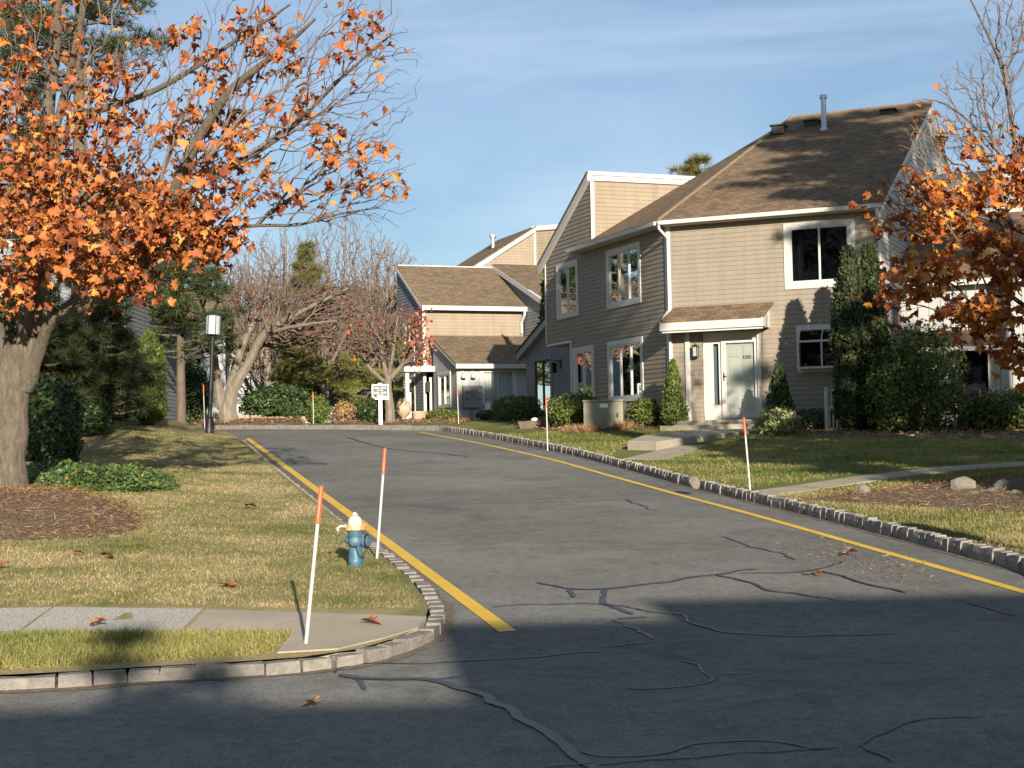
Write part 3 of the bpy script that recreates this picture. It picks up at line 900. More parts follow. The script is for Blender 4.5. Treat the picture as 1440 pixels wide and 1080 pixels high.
# eave corner: where both eave lines meet
cu = EAVE * math.tan(rad(22.5))
Ec = FR.p(-cu, EAVE, 8.44)
Er = FR.p(6.0, EAVE, 8.44)
Rr = FR.p(6.0, -8.55, 12.84)
roof_plane('front_roof', 'shingle_front', H1, [Ec, Er, Rr, Hp])
roof_plane('side_roof', 'shingle_side', H1, [SD.p(6.12, EAVE, 8.44), Ec + np.array([0, 0, .002]), Hp + np.array([0, 0, .002]), SD.p(5.11, -7.22, 12.84), SD.p(5.11, 0.0, 8.65), SD.p(6.12, 0.0, 8.65)])
back = FR.p(6.0, -15, 9.0); back2 = SD.p(5.11, -14, 9.0)
roof_plane('rear_roof', 'shingle_front', H1, [Hp - np.array([0, 0, .01]), Rr - np.array([0, 0, .01]), back, back2])
rr = MB(); rr.tube([Ec + np.array([0, 0, .012]), Hp + np.array([0, 0, .02])], 0.055, 6); rr.build('hip_cap', 'ridge_cap', H1)
rr = MB(); rr.tube([Hp + np.array([0, 0, .0]), Rr], 0.06, 6); rr.build('ridge_cap', 'ridge_cap', H1)
# gutters, soffits, downspout
def gutter(fr, u0, u1, nm='gutter', z=8.44, mt='white_trim', n=EAVE):
    m = MB(); m.prism(Frame(fr.p(0, 0, 0), 0, 0) if False else fr, [(u0, z - .125), (u1, z - .125), (u1, z - .01), (u0, z - .01)], n + .005, n + .115)
    return m.build(nm, mt, H1, bevel=0.012)
gutter(FR, -0.12, 6.0); gutter(SD, -0.10, 6.12, mt='pale_trim')
m = MB(); m.box(FR, -0.02, 5.95, 0.03, EAVE, 8.30, 8.318); m.build('soffit', 'soffit', H1)
m = MB(); m.box(SD, 0.02, 6.1, 0.03, EAVE, 8.303, 8.321); m.build('soffit', 'soffit', H1)
m = MB(); m.box(FR, 0.0, 0.10, 0.0, 0.035, ZB, 8.3); m.build('corner_board', 'white_trim', H1)
m = MB(); m.box(SD, 0.0, 0.10, 0.0, 0.033, ZB, 8.3); m.build('corner_board', 'white_trim', H1)
m = MB(); m.box(FR, 5.78, 5.88, 0.0, 0.035, ZB, 8.3); m.build('corner_board', 'white_trim', H1)
rect_pipe('downspout', 'white_trim', H1, [FR.p(-.10, .40, 8.33), FR.p(-.10, .40, 8.22), FR.p(.04, .12, 8.0), FR.p(.045, .09, 7.9), FR.p(.045, .09, 2.75), FR.p(.06, .22, 2.66)])
rect_pipe('downspout', 'white_trim', H1, [FR.p(5.86, .40, 8.33), FR.p(5.86, .38, 8.2), FR.p(5.84, .10, 7.95), FR.p(5.84, .09, 7.8), FR.p(5.84, .09, 2.75)])
# windows
window(H1, FR, *W_UP, trim=0.17, panes=2, tm='white_trim', top_trim=.14, curtain=[(3.5, 3.78, 'room')])
window(H1, SD, *S1, trim=0.14, panes=2, glass='glass_bright')
window(H1, SD, *S2, trim=0.14, panes=3, curtain=[(2.5, 3.25, 'curtain')])
window(H1, SD, *S3, trim=0.14, panes=3, curtain=[(2.5, 3.2, 'curtain')])
window(H1, SD, *S4, trim=0.16, panes=2, curtain=[(5.3, 6.5, 'curtain')])
# greenhouse window, standing out from the wall with a sloped glass top
u0, u1, z0, z1 = W_GR
m = MB(); m.box(FR, u0, u0 + .1, 0, .035, z0, z1); m.box(FR, u1 - .1, u1, 0, .035, z0, z1); m.box(FR, u0 + .1, u1 - .1, 0, .033, z1 - .14, z1); m.box(FR, u0 + .1, u1 - .1, 0, .037, z0, z0 + .1)
gw = m.build('greenhouse_window', 'pale_trim', H1)
g0, g1, dz = u0 + .1, u1 - .1, 0.36
m = MB()
for u in (g0, (g0 + g1) / 2 - .02, g1 - .04):
    m.box(FR, u, u + .04, dz - .04, dz, 4.26, 4.95)
    m.tube([FR.p(u + .02, dz - .02, 4.95), FR.p(u + .02, dz * .75, 5.10), FR.p(u + .02, dz * .4, 5.20), FR.p(u + .02, .02, 5.25)], .016, 6)
m.box(FR, g0, g1, dz - .05, dz + .012, 4.90, 4.955); m.box(FR, g0 - .01, g1 + .01, 0.038, dz + .014, 4.20, 4.258); m.box(FR, g0, g0 + .03, 0.04, dz - .04, 4.9, 4.95); m.box(FR, g1 - .03, g1, .04, dz - .04, 4.9, 4.95)
m.build('sash', 'white_trim', gw)
for a, b2 in ((g0 + .04, (g0 + g1) / 2 - .02), ((g0 + g1) / 2 + .02, g1 - .04)):
    box_obj('pane', 'glass', gw, FR, a, b2, dz - .024, dz - .018, 4.26, 4.9)
    m = MB(); P = [(dz - .02, 4.952), (dz * .75, 5.10), (dz * .4, 5.2), (.02, 5.25)]
    for (n0, za), (n1, zb) in zip(P[:-1], P[1:]): m.add([FR.p(a, n0, za), FR.p(b2, n0, za), FR.p(b2, n1, zb), FR.p(a, n1, zb)], [(0, 1, 2, 3)])
    m.build('pane', 'glass', gw)
m = MB(); P = [FR.p(u, n, z) for z in (4.1, 5.4) for n in (-1.4, -.01) for u in (g0 - .2, g1 + .2)]
m.add(P, [(0, 1, 3, 2), (4, 5, 7, 6), (0, 4, 5, 1), (0, 2, 6, 4), (1, 5, 7, 3)]); m.build('interior', 'room', gw)
for i, (u, h, mt) in enumerate([(3.85, .09, 'curtain_white'), (4.0, .05, 'terracotta'), (4.42, .13, 'sticker'), (4.57, .19, 'terracotta'), (4.72, .1, 'curtain_white'), (4.83, .15, 'sticker')]):
    m = MB(); m.lathe(FR.p(u, .22, 4.26), [(.03, 0), (.055, h * .4), (.045, h * .8), (.05, h)], 10); m.build('sill_pot', mt, gw)
# porch: shed roof on the wall, fascia, pilasters, door
m = MB(); m.slab([FR.p(-.03, .74, 5.62), FR.p(2.86, .74, 5.62), FR.p(2.98, .02, 6.05), FR.p(.16, .02, 6.05)], .05); m.build('porch_roof', 'shingle_front', H1)
m = MB(); m.box(FR, -.02, 2.86, .70, .755, 5.36, 5.575); m.box(FR, .02, 2.83, .66, .70, 5.30, 5.40); m.build('porch_fascia', 'white_trim', H1, bevel=.006)
m = MB(); m.prism(Frame(FR.p(2.84, 0, 0), 204, 114), [(0.02, 5.36), (.75, 5.36), (.75, 5.60), (0.02, 6.0)], -.02, .02); m.build('porch_cheek', 'white_trim', H1)
m = MB(); m.prism(Frame(FR.p(.0, 0, 0), 204, 114), [(0.02, 5.36), (.75, 5.36), (.75, 5.60), (0.02, 6.0)], -.02, .02); m.build('porch_cheek', 'white_trim', H1)
m = MB(); m.box(FR, .02, 2.82, .03, .66, 5.36, 5.375); m.build('porch_ceiling', 'soffit', H1)
m = MB(); m.box(FR, .47, .60, 0, .07, 2.5, 5.33); m.build('pilaster', 'white_trim', H1, bevel=.005)
m = MB(); m.box(FR, 2.49, 2.60, 0, .06, 2.9, 5.33); m.build('pilaster', 'white_trim', H1, bevel=.005)
flat_wall('door_panel', 'door_cream', H1, FR.shift(0, -.05), [(.95, 2.85), (2.56, 2.85), (2.56, 5.36), (.95, 5.36)], [(1.235, 1.385, 3.33, 5.0), (1.47, 2.49, 2.95, 5.12)])
m = MB()
m.box(FR, 1.235, 1.385, -.085, -.075, 3.33, 5.0); sl = m.build('sidelight', 'glass', H1)
box_obj('interior', 'room', sl, FR, 1.2, 1.42, -.6, -.5, 3.2, 5.1)
dr = box_obj('door', 'door_cream', H1, FR, 1.48, 2.48, -.13, -.085, 2.97, 5.1)
for uu in (1.68, 2.07):
    for za, zb in ((3.12, 3.75), (3.85, 4.55), (4.63, 4.92)):
        m = MB(); m.box(FR, uu, uu + .27, -.085, -.07, za, zb); m.build('raised_panel', 'door_cream', dr, bevel=.012)
text_obj('house_number', '3305', .13, 'black_metal', dr, FR, 2.17, -.066, 4.6)
m = MB()
m.box(FR, 1.47, 1.60, -.05, .01, 2.95, 5.11); m.box(FR, 2.40, 2.49, -.05, .01, 2.95, 5.11); m.box(FR, 1.60, 2.40, -.05, .012, 2.95, 3.10); m.box(FR, 1.60, 2.40, -.05, .012, 5.0, 5.11)
sdr = m.build('storm_door', 'white_trim', H1, bevel=.004)
box_obj('pane', 'glass_clear', sdr, FR, 1.60, 2.40, -.03, -.025, 3.10, 5.0)
m = MB(); m.box(FR, 1.53, 1.555, .01, .03, 3.98, 4.2); m.tube([FR.p(1.54, .05, 4.1), FR.p(1.63, .055, 4.1)], .012, 6); m.tube([FR.p(1.54, .01, 4.1), FR.p(1.54, .05, 4.1)], .012, 6); m.lathe(FR.p(1.64, .02, 3.88), [(.02, 0), (.02, .02)], 8)
m.build('door_handle', 'black_metal', sdr)
# wall lantern by the door
m = MB(); m.box(FR, .73, .80, .02, .05, 4.66, 5.0); m.tube([FR.p(.765, .03, 4.97), FR.p(.765, .13, 5.03), FR.p(.79, .15, 4.96)], .012, 6)
m.box(FR, .72, .88, .08, .24, 4.93, 4.96); m.box(FR, .735, .865, .095, .225, 4.64, 4.665)
for uu, nn in ((.73, .09), (.86, .09), (.73, .22), (.86, .22)): m.box(FR, uu - .008, uu + .008, nn, nn + .014, 4.66, 4.94)
lt = m.build('wall_lantern', 'black_metal', H1)
box_obj('lamp_glass', 'lamp_glass', lt, FR, .742, .848, .106, .216, 4.67, 4.93)
# landing and steps
m = MB(); m.box(FR, .45, 2.72, .03, 1.15, 2.3, 2.90); m.build('step', 'concrete', H1, bevel=.02)
m = MB(); m.box(FR, .25, 2.6, 1.152, 1.75, 2.3, 2.77); m.build('step', 'concrete', H1, bevel=.02)
m = MB(); m.slab([(3.15, 34.3, 2.33), (4.4, 36.4, 2.46), (6.6, 39.6, 2.62), (5.0, 40.2, 2.64), (3.1, 37.2, 2.5), (2.55, 35.0, 2.36)], .25); m.build('step', 'concrete', H1, bevel=.02)
# overhang, recessed entry, roof fittings
m = MB(); m.box(SD, 6.86, 8.93, -1.0, .02, 5.58, 5.648); m.build('overhang_soffit', 'pale_trim', H1)
m = MB(); m.box(SD, 6.80, 6.92, .0, .034, 2.6, 5.57); m.build('corner_board', 'pale_trim', H1)
lap_wall('recess_siding', 'siding_tan', H1, Frame(SD.p(6.85, 0, 0), 69, -21), [(0.0, ZB), (1.0, ZB), (1.0, 5.58), (0.0, 5.58)])
lap_wall('rear_siding', 'siding_tan', H1, Frame(SD.p(8.9, 0, 0), 69, -21), [(0.0, 5.65), (8.0, 5.65), (8.0, 8.4), (0.0, 8.4)])
# right-hand gable end
GE = Frame(FR.p(5.85, 0, 0), 24, 114)
lap_wall('gable_siding', 'siding_white', H1, GE, [(0.05, ZB), (12.0, ZB), (12.0, 10.4), (8.55, 12.66), (0.05, 8.45)], pitch=.128)
m = MB(); m.prism(GE, [(-.32, 8.26), (8.55, 12.62), (8.55, 12.80), (-.32, 8.42)], .03, .155); m.build('rake_board', 'white_trim', H1)
m = MB(); m.prism(GE, [(8.55, 12.62), (12.2, 10.1), (12.2, 10.3), (8.55, 12.80)], .03, .15); m.build('rake_board', 'white_trim', H1)
def on_front(px, py):
    # intersect a lens ray with the front roof plane
    n = np.cross(Er - Ec, Hp - Ec); d = ray(px, py)
    t = (n @ (Ec - EYE)) / (n @ d)
    return EYE + d * t
q = on_front(1159, 183)
m = MB(); m.lathe(q, [(.16, -.12), (.13, .04), (.085, .10), (.08, .98), (.12, .985), (.125, 1.09), (.05, 1.12)], 14); m.build('flue_pipe', 'galvanised', H1, smooth=True)
def roof_vent(q, w=.42):
    f2 = Frame(q, 114, 204)
    m = MB(); m.box(f2, -w / 2, w / 2, -.2, .2, q[2] - .15, q[2] + .1); m.box(f2, -w / 2 - .05, w / 2 + .05, -.24, .26, q[2] + .1, q[2] + .15)
    m.build('roof_vent', 'vent_dark', H1, bevel=.02)
roof_vent(on_front(1142, 176)); roof_vent(on_front(1250, 161))
q = at(1068, 199, 48.5); q = SD.p(3.9, -6.0, zf_side(-6.0)); roof_vent(q, .4)

# ------------------------------------------------------------------ blue-grey entry wing of the next unit
BW = SD.shift(0, -1.0)
c = BW.p(11, 0, 0)
H1b = thing('entry_wing', 'low blue grey wing with grooved boards tucked behind the tan townhouse', 'house', (c[0], c[1], 2.9))
flat_wall('grooved_wall', 'siding_blue', H1b, BW, [(6.86, 2.4), (13.35, 2.4), (13.35, 5.62), (6.86, 8.0)], [(10.95, 12.55, 3.35, 5.35), (7.55, 8.6, 2.4, 5.0)], groove=.22)
window(H1b, BW, 10.9, 12.6, 3.30, 5.45, trim=.13, panes=2, tm='siding_blue', sash='vent_dark', glass='glass_bright')
dd = box_obj('door', 'door_brown', H1b, BW, 7.6, 8.55, -.08, -.04, 2.5, 4.95)
m = MB(); m.lathe(BW.p(8.45, .02, 3.7), [(.03, 0), (.035, .05)], 8); m.build('door_handle', 'black_metal', dd)
m = MB(); m.prism(BW, [(13.75, 5.42), (6.86, 7.95), (6.86, 8.2), (13.75, 5.67)], .0, .22); m.build('rake_board', 'siding_grey', H1b)
roof_plane('roof', 'shingle_cross', H1b, [BW.p(13.8, .26, 5.72), BW.p(6.86, .26, 8.27), BW.p(6.86, -5, 8.27), BW.p(13.8, -5, 5.72)], .05)
flat_wall('grooved_wall', 'siding_blue', H1b, Frame(BW.p(13.35, 0, 0), 69, -21), [(0, 2.4), (5, 2.4), (5, 5.6), (0, 5.6)], groove=.3)
m = MB(); m.box(BW, 10.1, 10.22, 0.0, .04, 4.95, 5.25); m.tube([BW.p(10.16, .03, 5.15), BW.p(10.16, .2, 5.22), BW.p(10.16, .26, 5.12)], .018, 6); m.box(BW, 10.05, 10.27, .15, .37, 5.08, 5.12); m.box(BW, 10.08, 10.24, .18, .34, 4.78, 5.08)
m.build('wall_lantern', 'black_metal', H1b)

# ------------------------------------------------------------------ white neighbouring wing on the right
NW = FR.shift(0, -1.5)
c = NW.p(8, 0, 0)
H1c = thing('white_wing', 'low white wing with arched window and dark patio door behind the right maple', 'house', (c[0], c[1], 2.5))
flat_wall('wall', 'siding_white', H1c, NW, [(5.9, 2.2), (16, 2.2), (16, 6.45), (5.9, 6.45)], [(7.5, 8.3, 2.7, 4.72), (7.42, 8.9, 5.3, 6.05)], groove=.3)
m = MB(); m.box(NW, 7.40, 7.5, 0, .06, 2.6, 4.8); m.box(NW, 8.3, 8.42, 0, .06, 2.6, 4.8); m.box(NW, 7.5, 8.3, 0, .055, 4.72, 4.82); m.build('door_frame', 'white_trim', H1c)
box_obj('pane', 'glass', H1c, NW, 7.5, 8.3, -.04, -.03, 2.7, 4.72)
box_obj('interior', 'room', H1c, NW, 7.0, 9.2, -1.5, -.2, 2.4, 6.2)
m = MB()
arc = [(8.16 + .74 * math.cos(a), 5.32 + .74 * math.sin(a)) for a in np.linspace(0, math.pi, 15)]
for (a, b2), (a2, b3) in zip(arc[:-1], arc[1:]): m.tube([NW.p(a, .01, b2), NW.p(a2, .01, b3)], .05, 6)
m.box(NW, 7.40, 8.92, 0, .06, 5.24, 5.32); m.box(NW, 8.13, 8.19, 0, .05, 5.32, 6.05); aw = m.build('arched_window', 'white_trim', H1c)
m = MB(); m.prism(NW, arc, -.045, -.038); m.build('pane', 'glass', aw)
m = MB(); m.slab([NW.p(6.4, .8, 4.72), NW.p(8.8, .8, 4.72), NW.p(8.8, .02, 5.16), NW.p(6.4, .02, 5.16)], .06); m.build('porch_roof', 'shingle_front', H1c)
m = MB(); m.box(NW, 6.4, 8.8, .76, .82, 4.56, 4.68); m.build('porch_fascia', 'pale_trim', H1c)
roof_plane('roof', 'shingle_front', H1c, [NW.p(5.87, .3, 6.5), NW.p(16.2, .3, 6.5), NW.p(16.2, -5, 8.9), NW.p(5.87, -5, 8.9)])
m = MB(); m.box(NW, 5.87, 16.2, .26, .36, 6.33, 6.47); m.build('gutter', 'white_trim', H1c)
lap_wall('upper_siding', 'siding_white', H1c, NW.shift(0, -5), [(6, 8.5), (16, 8.5), (16, 10.2), (6, 10.2)])

# ------------------------------------------------------------------ the pale townhouse across the end of the drive
Wc = at(642, 512, 60.0)
LF = Frame(Wc, 69, 159); LS = Frame(Wc, -21, 249)
H2 = thing('townhouse', 'cream townhouse with stepped brown roofs behind the sign at the end of the drive', 'house', (Wc[0], Wc[1], 3.2))
ZB2 = 3.0
flat_wall('grooved_wall', 'siding_white', H2, LF, [(0, ZB2), (4.5, ZB2), (4.5, 5.5), (0, 5.5)], [(1.06, 2.34, 4.05, 5.25)], groove=.6)
window(H2, LF, .93, 2.45, 3.92, 5.40, trim=.13, panes=2, tm='white_trim', curtain=[(1.05, 2.35, 'curtain_white')], glass='glass_clear')
flat_wall('grooved_wall', 'siding_grey', H2, LS, [(0, ZB2), (2.88, ZB2), (2.88, 6.8), (0, 5.5)], [(.75, 2.2, 3.95, 5.25)], groove=.45)
window(H2, LS, .7, 2.25, 3.9, 5.32, trim=.11, panes=2, tm='white_trim', curtain=[(1.5, 2.2, 'curtain_white')])
RW = Frame(LS.p(2.88, 0, 0), 69, 159)
roof_plane('lower_roof', 'shingle_cross', H2, [LF.p(-.12, .28, 5.52), LF.p(4.6, .28, 5.52), LF.p(4.6, -2.9, 6.86), LF.p(-.12, -2.9, 6.86)])
m = MB(); m.box(LF, -.14, 4.6, .26, .35, 5.36, 5.53); m.build('gutter', 'white_trim', H2)
m = MB(); m.prism(LS, [(-.28, 5.38), (2.9, 6.68), (2.9, 6.84), (-.28, 5.5)], .02, .12); m.build('rake_board', 'pale_trim', H2)
# two storey body behind
Qc = LS.p(2.88, 0, 0) - dirv(69) * 0.42 + dirv(-21) * 0.0
Q = Frame(at(594, 431, 63.0), 69, 159); QS = Frame(Q.p(0, 0, 0), -21, 249)
lap_wall('upper_siding', 'siding_pale', H2, Q, [(.08, ZB2), (4.35, ZB2), (4.35, 7.98), (.08, 7.98)], [(.1, 1.2, 3.0, 5.6)], pitch=.13)
lap_wall('side_siding', 'siding_blue', H2, QS, [(.05, ZB2), (3.45, ZB2), (3.45, 10.02), (.05, 8.0)], [(1.2, 2.6, 3.5, 5.3), (1.2, 2.5, 6.0, 7.6)], pitch=.13)
window(H2, QS, 1.1, 2.7, 3.45, 5.4, trim=.12, panes=2, tm='pale_trim')
window(H2, QS, 1.1, 2.6, 5.9, 7.7, trim=.12, panes=2, tm='pale_trim')
m = MB(); m.box(Q, -.02, .10, 0, .04, ZB2, 7.9); m.build('corner_board', 'white_trim', H2)
roof_plane('upper_roof', 'shingle_cross', H2, [Q.p(-.1, .28, 8.08), Q.p(4.4, .28, 8.08), Q.p(5.9, -3.3, 10.12), Q.p(-.1, -3.3, 10.12)])
m = MB(); m.box(Q, -.12, 4.45, .26, .36, 7.90, 8.08); m.build('gutter', 'white_trim', H2)
rect_pipe('downspout', 'white_trim', H2, [Q.p(4.30, .32, 7.9), Q.p(4.30, .3, 7.75), Q.p(4.24, .08, 7.45), Q.p(4.24, .08, 7.0)], .1)
m = MB(); m.prism(QS, [(-.3, 7.86), (3.35, 9.95), (3.35, 10.1), (-.3, 8.02)], .02, .12); m.build('rake_board', 'pale_trim', H2)
lap_wall('rear_siding', 'siding_blue', H2, Q.shift(0, -3.45), [(.0, ZB2), (12, ZB2), (12, 10.0), (.0, 10.0)], pitch=.2)
m = MB(); m.box(Q, .0, 6.0, -3.42, -3.28, 10.06, 10.15); m.build('ridge_cap', 'pale_trim', H2)
# right-hand gable unit with its grey flank
GF = Q.shift(4.42, 0); GSd = Frame(GF.p(0, 0, 0), -21, 249)
lap_wall('gable_flank', 'siding_blue', H2, Frame(Q.p(4.42, 2.2, 0), -21, 249), [(0, 5.6), (6.0, 5.6), (6.0, 10.2), (5.5, 10.2), (0, 8.1)], pitch=.13)
m = MB(); m.prism(Frame(Q.p(4.42, 2.2, 0), -21, 249), [(-.3, 7.9), (5.6, 10.05), (5.6, 10.25), (-.3, 8.12)], .02, .15); m.build('rake_board', 'pale_trim', H2)
roof_plane('gable_roof', 'shingle_cross', H2, [Q.p(4.3, 2.55, 8.08), Q.p(11, 2.55, 8.08), Q.p(11, -3.4, 10.30), Q.p(4.3, -3.4, 10.30)])
rect_pipe('downspout', 'white_trim', H2, [Q.p(4.36, 2.42, 8.0), Q.p(4.36, 2.3, 7.0), Q.p(4.36, 2.3, 5.6)], .1)
lap_wall('upper_siding', 'siding_pale', H2, Q.shift(0, 2.2), [(4.42, 5.0), (11, 5.0), (11, 8.0), (4.42, 8.0)], pitch=.13)
# tall gable behind
T = Frame(at(751, 330, 72.0), 69, 159)
lap_wall('tall_gable', 'siding_pale', H2, T, [(-3.4, 10.0), (0.0, 10.0), (0.0, 12.3), (-.05, 12.3)], pitch=.13)
m = MB(); m.prism(T, [(-3.7, 9.95), (0.05, 12.28), (0.05, 12.5), (-3.7, 10.18)], .02, .16); m.build('rake_board', 'white_trim', H2)
roof_plane('tall_roof', 'shingle_cross', H2, [T.p(-3.75, .2, 10.2), T.p(.05, .2, 12.54), T.p(.05, -5, 12.54), T.p(-3.75, -5, 10.2)], .05)
TS = Frame(T.p(0, 0, 0), 114, 204)
lap_wall('tall_gable', 'siding_pale', H2, TS, [(0.1, 9.5), (2.6, 9.5), (2.6, 12.3), (.1, 12.3)], pitch=.13)
m = MB(); m.box(TS, 0, .1, 0, .04, 9.5, 12.3); m.build('corner_board', 'white_trim', H2)
m = MB(); m.box(TS, -.05, 2.7, 0.0, .12, 12.3, 12.52); m.build('parapet_cap', 'white_trim', H2)
m = MB(); m.lathe(T.p(-1.1, -2.5, 11.3), [(.09, 0), (.09, 1.0), (.16, 1.0), (.16, 1.12)], 10); m.build('flue_pipe', 'galvanised', H2)
# entry corner
m = MB(); m.box(Q, -.9, -.75, .3, .45, 3.0, 5.4); m.build('porch_post', 'white_trim', H2)
dd = box_obj('door', 'door_cream', H2, Q, .25, 1.05, -.06, -.02, 3.05, 5.2)
m = MB(); m.lathe(Q.p(.95, 0.0, 4.1), [(.03, 0), (.035, .05)], 8); m.build('door_handle', 'black_metal', dd)
m = MB(); m.box(Q, -1.0, 1.25, .02, .62, 5.40, 5.62); m.build('porch_fascia', 'white_trim', H2)
m = MB(); m.box(Q, 1.25, 1.33, .02, .06, 3.0, 5.4); m.build('door_frame', 'white_trim', H2)
m = MB(); m.box(LS, 3.0, 3.15, .1, .25, 4.6, 5.0); m.build('wall_lantern', 'black_metal', H2)
# flood lights, electricity meters, vent hood on the white wall
for uu in (.22, .62):
    m = MB(); m.box(LF, uu - .05, uu + .05, 0, .04, 5.2, 5.3); m.tube([LF.p(uu, .03, 5.25), LF.p(uu, .14, 5.2)], .02, 6); m.lathe(LF.p(uu, .2, 5.0), [(.09, 0), (.10, .05), (.05, .2)], 10); m.build('flood_light', 'pale_trim', H2)
mb = box_obj('meter_box', 'meter_grey', H2, LF, .2, .95, 0.005, .2, 3.86, 4.70, bevel=.01)
for uu in (.37, .80):
    for zz in (4.28, 4.53):
        f3 = LF
        m = MB(); m.tube([LF.p(uu, .2, zz), LF.p(uu, .3, zz)], .075, 12); me_ = m.build('meter_dial', 'galvanised', mb)
m = MB(); m.box(LF, .555, .60, .02, .07, 3.0, 3.86); m.build('conduit', 'meter_grey', mb)
box_obj('wall_hatch', 'curtain_white', H2, LF, 1.12, 1.42, .005, .05, 3.55, 4.0)

# ------------------------------------------------------------------ far house behind the crab apple, white wing with an arched window
B3 = at(318, 488, 74.0)
F3 = Frame(B3, 84, 174)
H3 = thing('far_house', 'white house with brown roof and arched window glimpsed behind the bare crab apple', 'house', (B3[0], B3[1], 3.3))
flat_wall('wall', 'siding_white', H3, F3, [(-.5, 3.0), (9.6, 3.0), (9.6, 6.95), (-.5, 6.95)], [(2.35, 3.75, 4.4, 5.7)], groove=.6)
m = MB(); arc = [(3.05 + .62 * math.cos(a), 5.0 + .62 * math.sin(a)) for a in np.linspace(0, math.pi, 13)]
for (a, b2), (a2, b3) in zip(arc[:-1], arc[1:]): m.tube([F3.p(a, .01, b2), F3.p(a2, .01, b3)], .05, 6)
m.box(F3, 2.35, 3.75, 0, .06, 4.93, 5.02); m.box(F3, 2.35, 3.75, 0, .05, 4.35, 4.42); m.box(F3, 3.02, 3.08, 0, .05, 4.42, 4.93); aw = m.build('arched_window', 'white_trim', H3)
box_obj('pane', 'glass', aw, F3, 2.35, 3.75, -.05, -.04, 4.42, 5.68)
box_obj('interior', 'room', aw, F3, 2.0, 4.1, -.8, -.2, 4.2, 6)
roof_plane('roof', 'shingle_cross', H3, [F3.p(-.7, .3, 7.02), F3.p(9.8, .3, 7.02), F3.p(9.8, -4.2, 9.3), F3.p(-.7, -4.2, 9.3)])
m = MB(); m.box(F3, -.7, 9.8, .28, .38, 6.85, 7.02); m.build('gutter', 'white_trim', H3)
U3 = F3.shift(0, -4.2)
roof_plane('rear_roof', 'shingle_cross', H3, [U3.p(-.7, -.02, 9.3), U3.p(9.8, -.02, 9.3), U3.p(9.8, -4.5, 7.0), U3.p(-.7, -4.5, 7.0)])
# brown house further along, with tall windows
B4 = at(470, 470, 86.0)
F4 = Frame(B4, 80, 170)
H4 = thing('far_house', 'brown house with rows of narrow white framed windows behind the golden pine', 'house', (B4[0], B4[1], 3.3))
lap_wall('wall', 'siding_tan', H4, F4, [(-3, 3.0), (8, 3.0), (8, 9.4), (-3, 9.4)], [(.0, 1.2, 5.9, 8.2), (2.2, 3.4, 5.9, 8.2), (4.4, 5.6, 5.9, 8.2)], pitch=.16)
for uu in (-.1, 2.1, 4.3): window(H4, F4, uu, uu + 1.4, 5.8, 8.3, trim=.13, tm='white_trim')
flat_wall('low_wall', 'siding_white', H4, F4.shift(0, 3.0), [(-3, 3.0), (8, 3.0), (8, 5.4), (-3, 5.4)], [(1, 2.6, 3.9, 5.0)], groove=.8)
window(H4, F4.shift(0, 3.0), .9, 2.7, 3.8, 5.1, trim=.13, tm='white_trim')
roof_plane('low_roof', 'shingle_cross', H4, [F4.p(-3.2, 3.3, 5.5), F4.p(8.2, 3.3, 5.5), F4.p(8.2, 0.1, 7.0), F4.p(-3.2, 0.1, 7.0)])
roof_plane('roof', 'shingle_cross', H4, [F4.p(-3.4, .4, 9.5), F4.p(8.4, .4, 9.5), F4.p(6.0, -5.5, 12.0), F4.p(-2.5, -5.5, 12.0)])

# ------------------------------------------------------------------ dark house at far left, behind the maple
B5 = at(-60, 560, 50.0)
F5 = Frame(B5, 90, 180)
H5 = thing('townhouse', 'blue grey house in deep shade behind the maple at the left edge', 'house', (B5[0], B5[1], 3.6))
lap_wall('front_siding', 'siding_blue', H5, F5, [(-8, 3.0), (5.4, 3.0), (5.4, 9.6), (-8, 9.6)], [(.5, 1.9, 4.6, 6.6), (3.3, 4.5, 3.4, 5.6)], pitch=.14, z_ref=3.0)
window(H5, F5, .4, 2.0, 4.5, 6.7, trim=.12, tm='white_trim'); window(H5, F5, .4, 2.0, 7.4, 9.2, trim=.12, tm='white_trim')
dd = box_obj('door', 'curtain_white', H5, F5, 3.4, 4.4, -.05, .02, 3.4, 5.5)
S5 = Frame(F5.p(5.4, 0, 0), 0, 90)
lap_wall('side_siding', 'siding_blue', H5, S5, [(0, 3.0), (9, 3.0), (9, 9.6), (4.5, 11.5), (0, 9.6)], pitch=.14, z_ref=3.0)
roof_plane('roof', 'shingle_cross', H5, [F5.p(-8.3, .4, 9.6), F5.p(5.8, .4, 9.6), F5.p(5.8, -4.5, 11.9), F5.p(-8.3, -4.5, 11.9)])
m = MB(); m.box(F5, -8.3, 5.8, .38, .5, 9.42, 9.6); m.build('gutter', 'white_trim', H5)
# grey stucco house end with vertical stripes by the lamp post
B6 = at(236, 480, 66.0)
F6 = Frame(B6, 84, 174)
H6 = thing('far_house', 'grey house end with tall narrow windows between the clipped arborvitae and the lamp post', 'house', (B6[0], B6[1], 3.6))
flat_wall('wall', 'siding_grey', H6, F6, [(-2.5, 3.0), (2.4, 3.0), (2.4, 7.6), (-2.5, 7.6)], [(-.1, .5, 4.0, 6.4), (.8, 1.4, 4.0, 6.4)], groove=.4)
for uu in (-.2, .7): window(H6, F6, uu, uu + .8, 3.95, 6.45, trim=.1, panes=1, tm='white_trim')
roof_plane('roof', 'shingle_cross', H6, [F6.p(-2.8, .3, 7.65), F6.p(2.7, .3, 7.65), F6.p(2.7, -4, 9.6), F6.p(-2.8, -4, 9.6)])

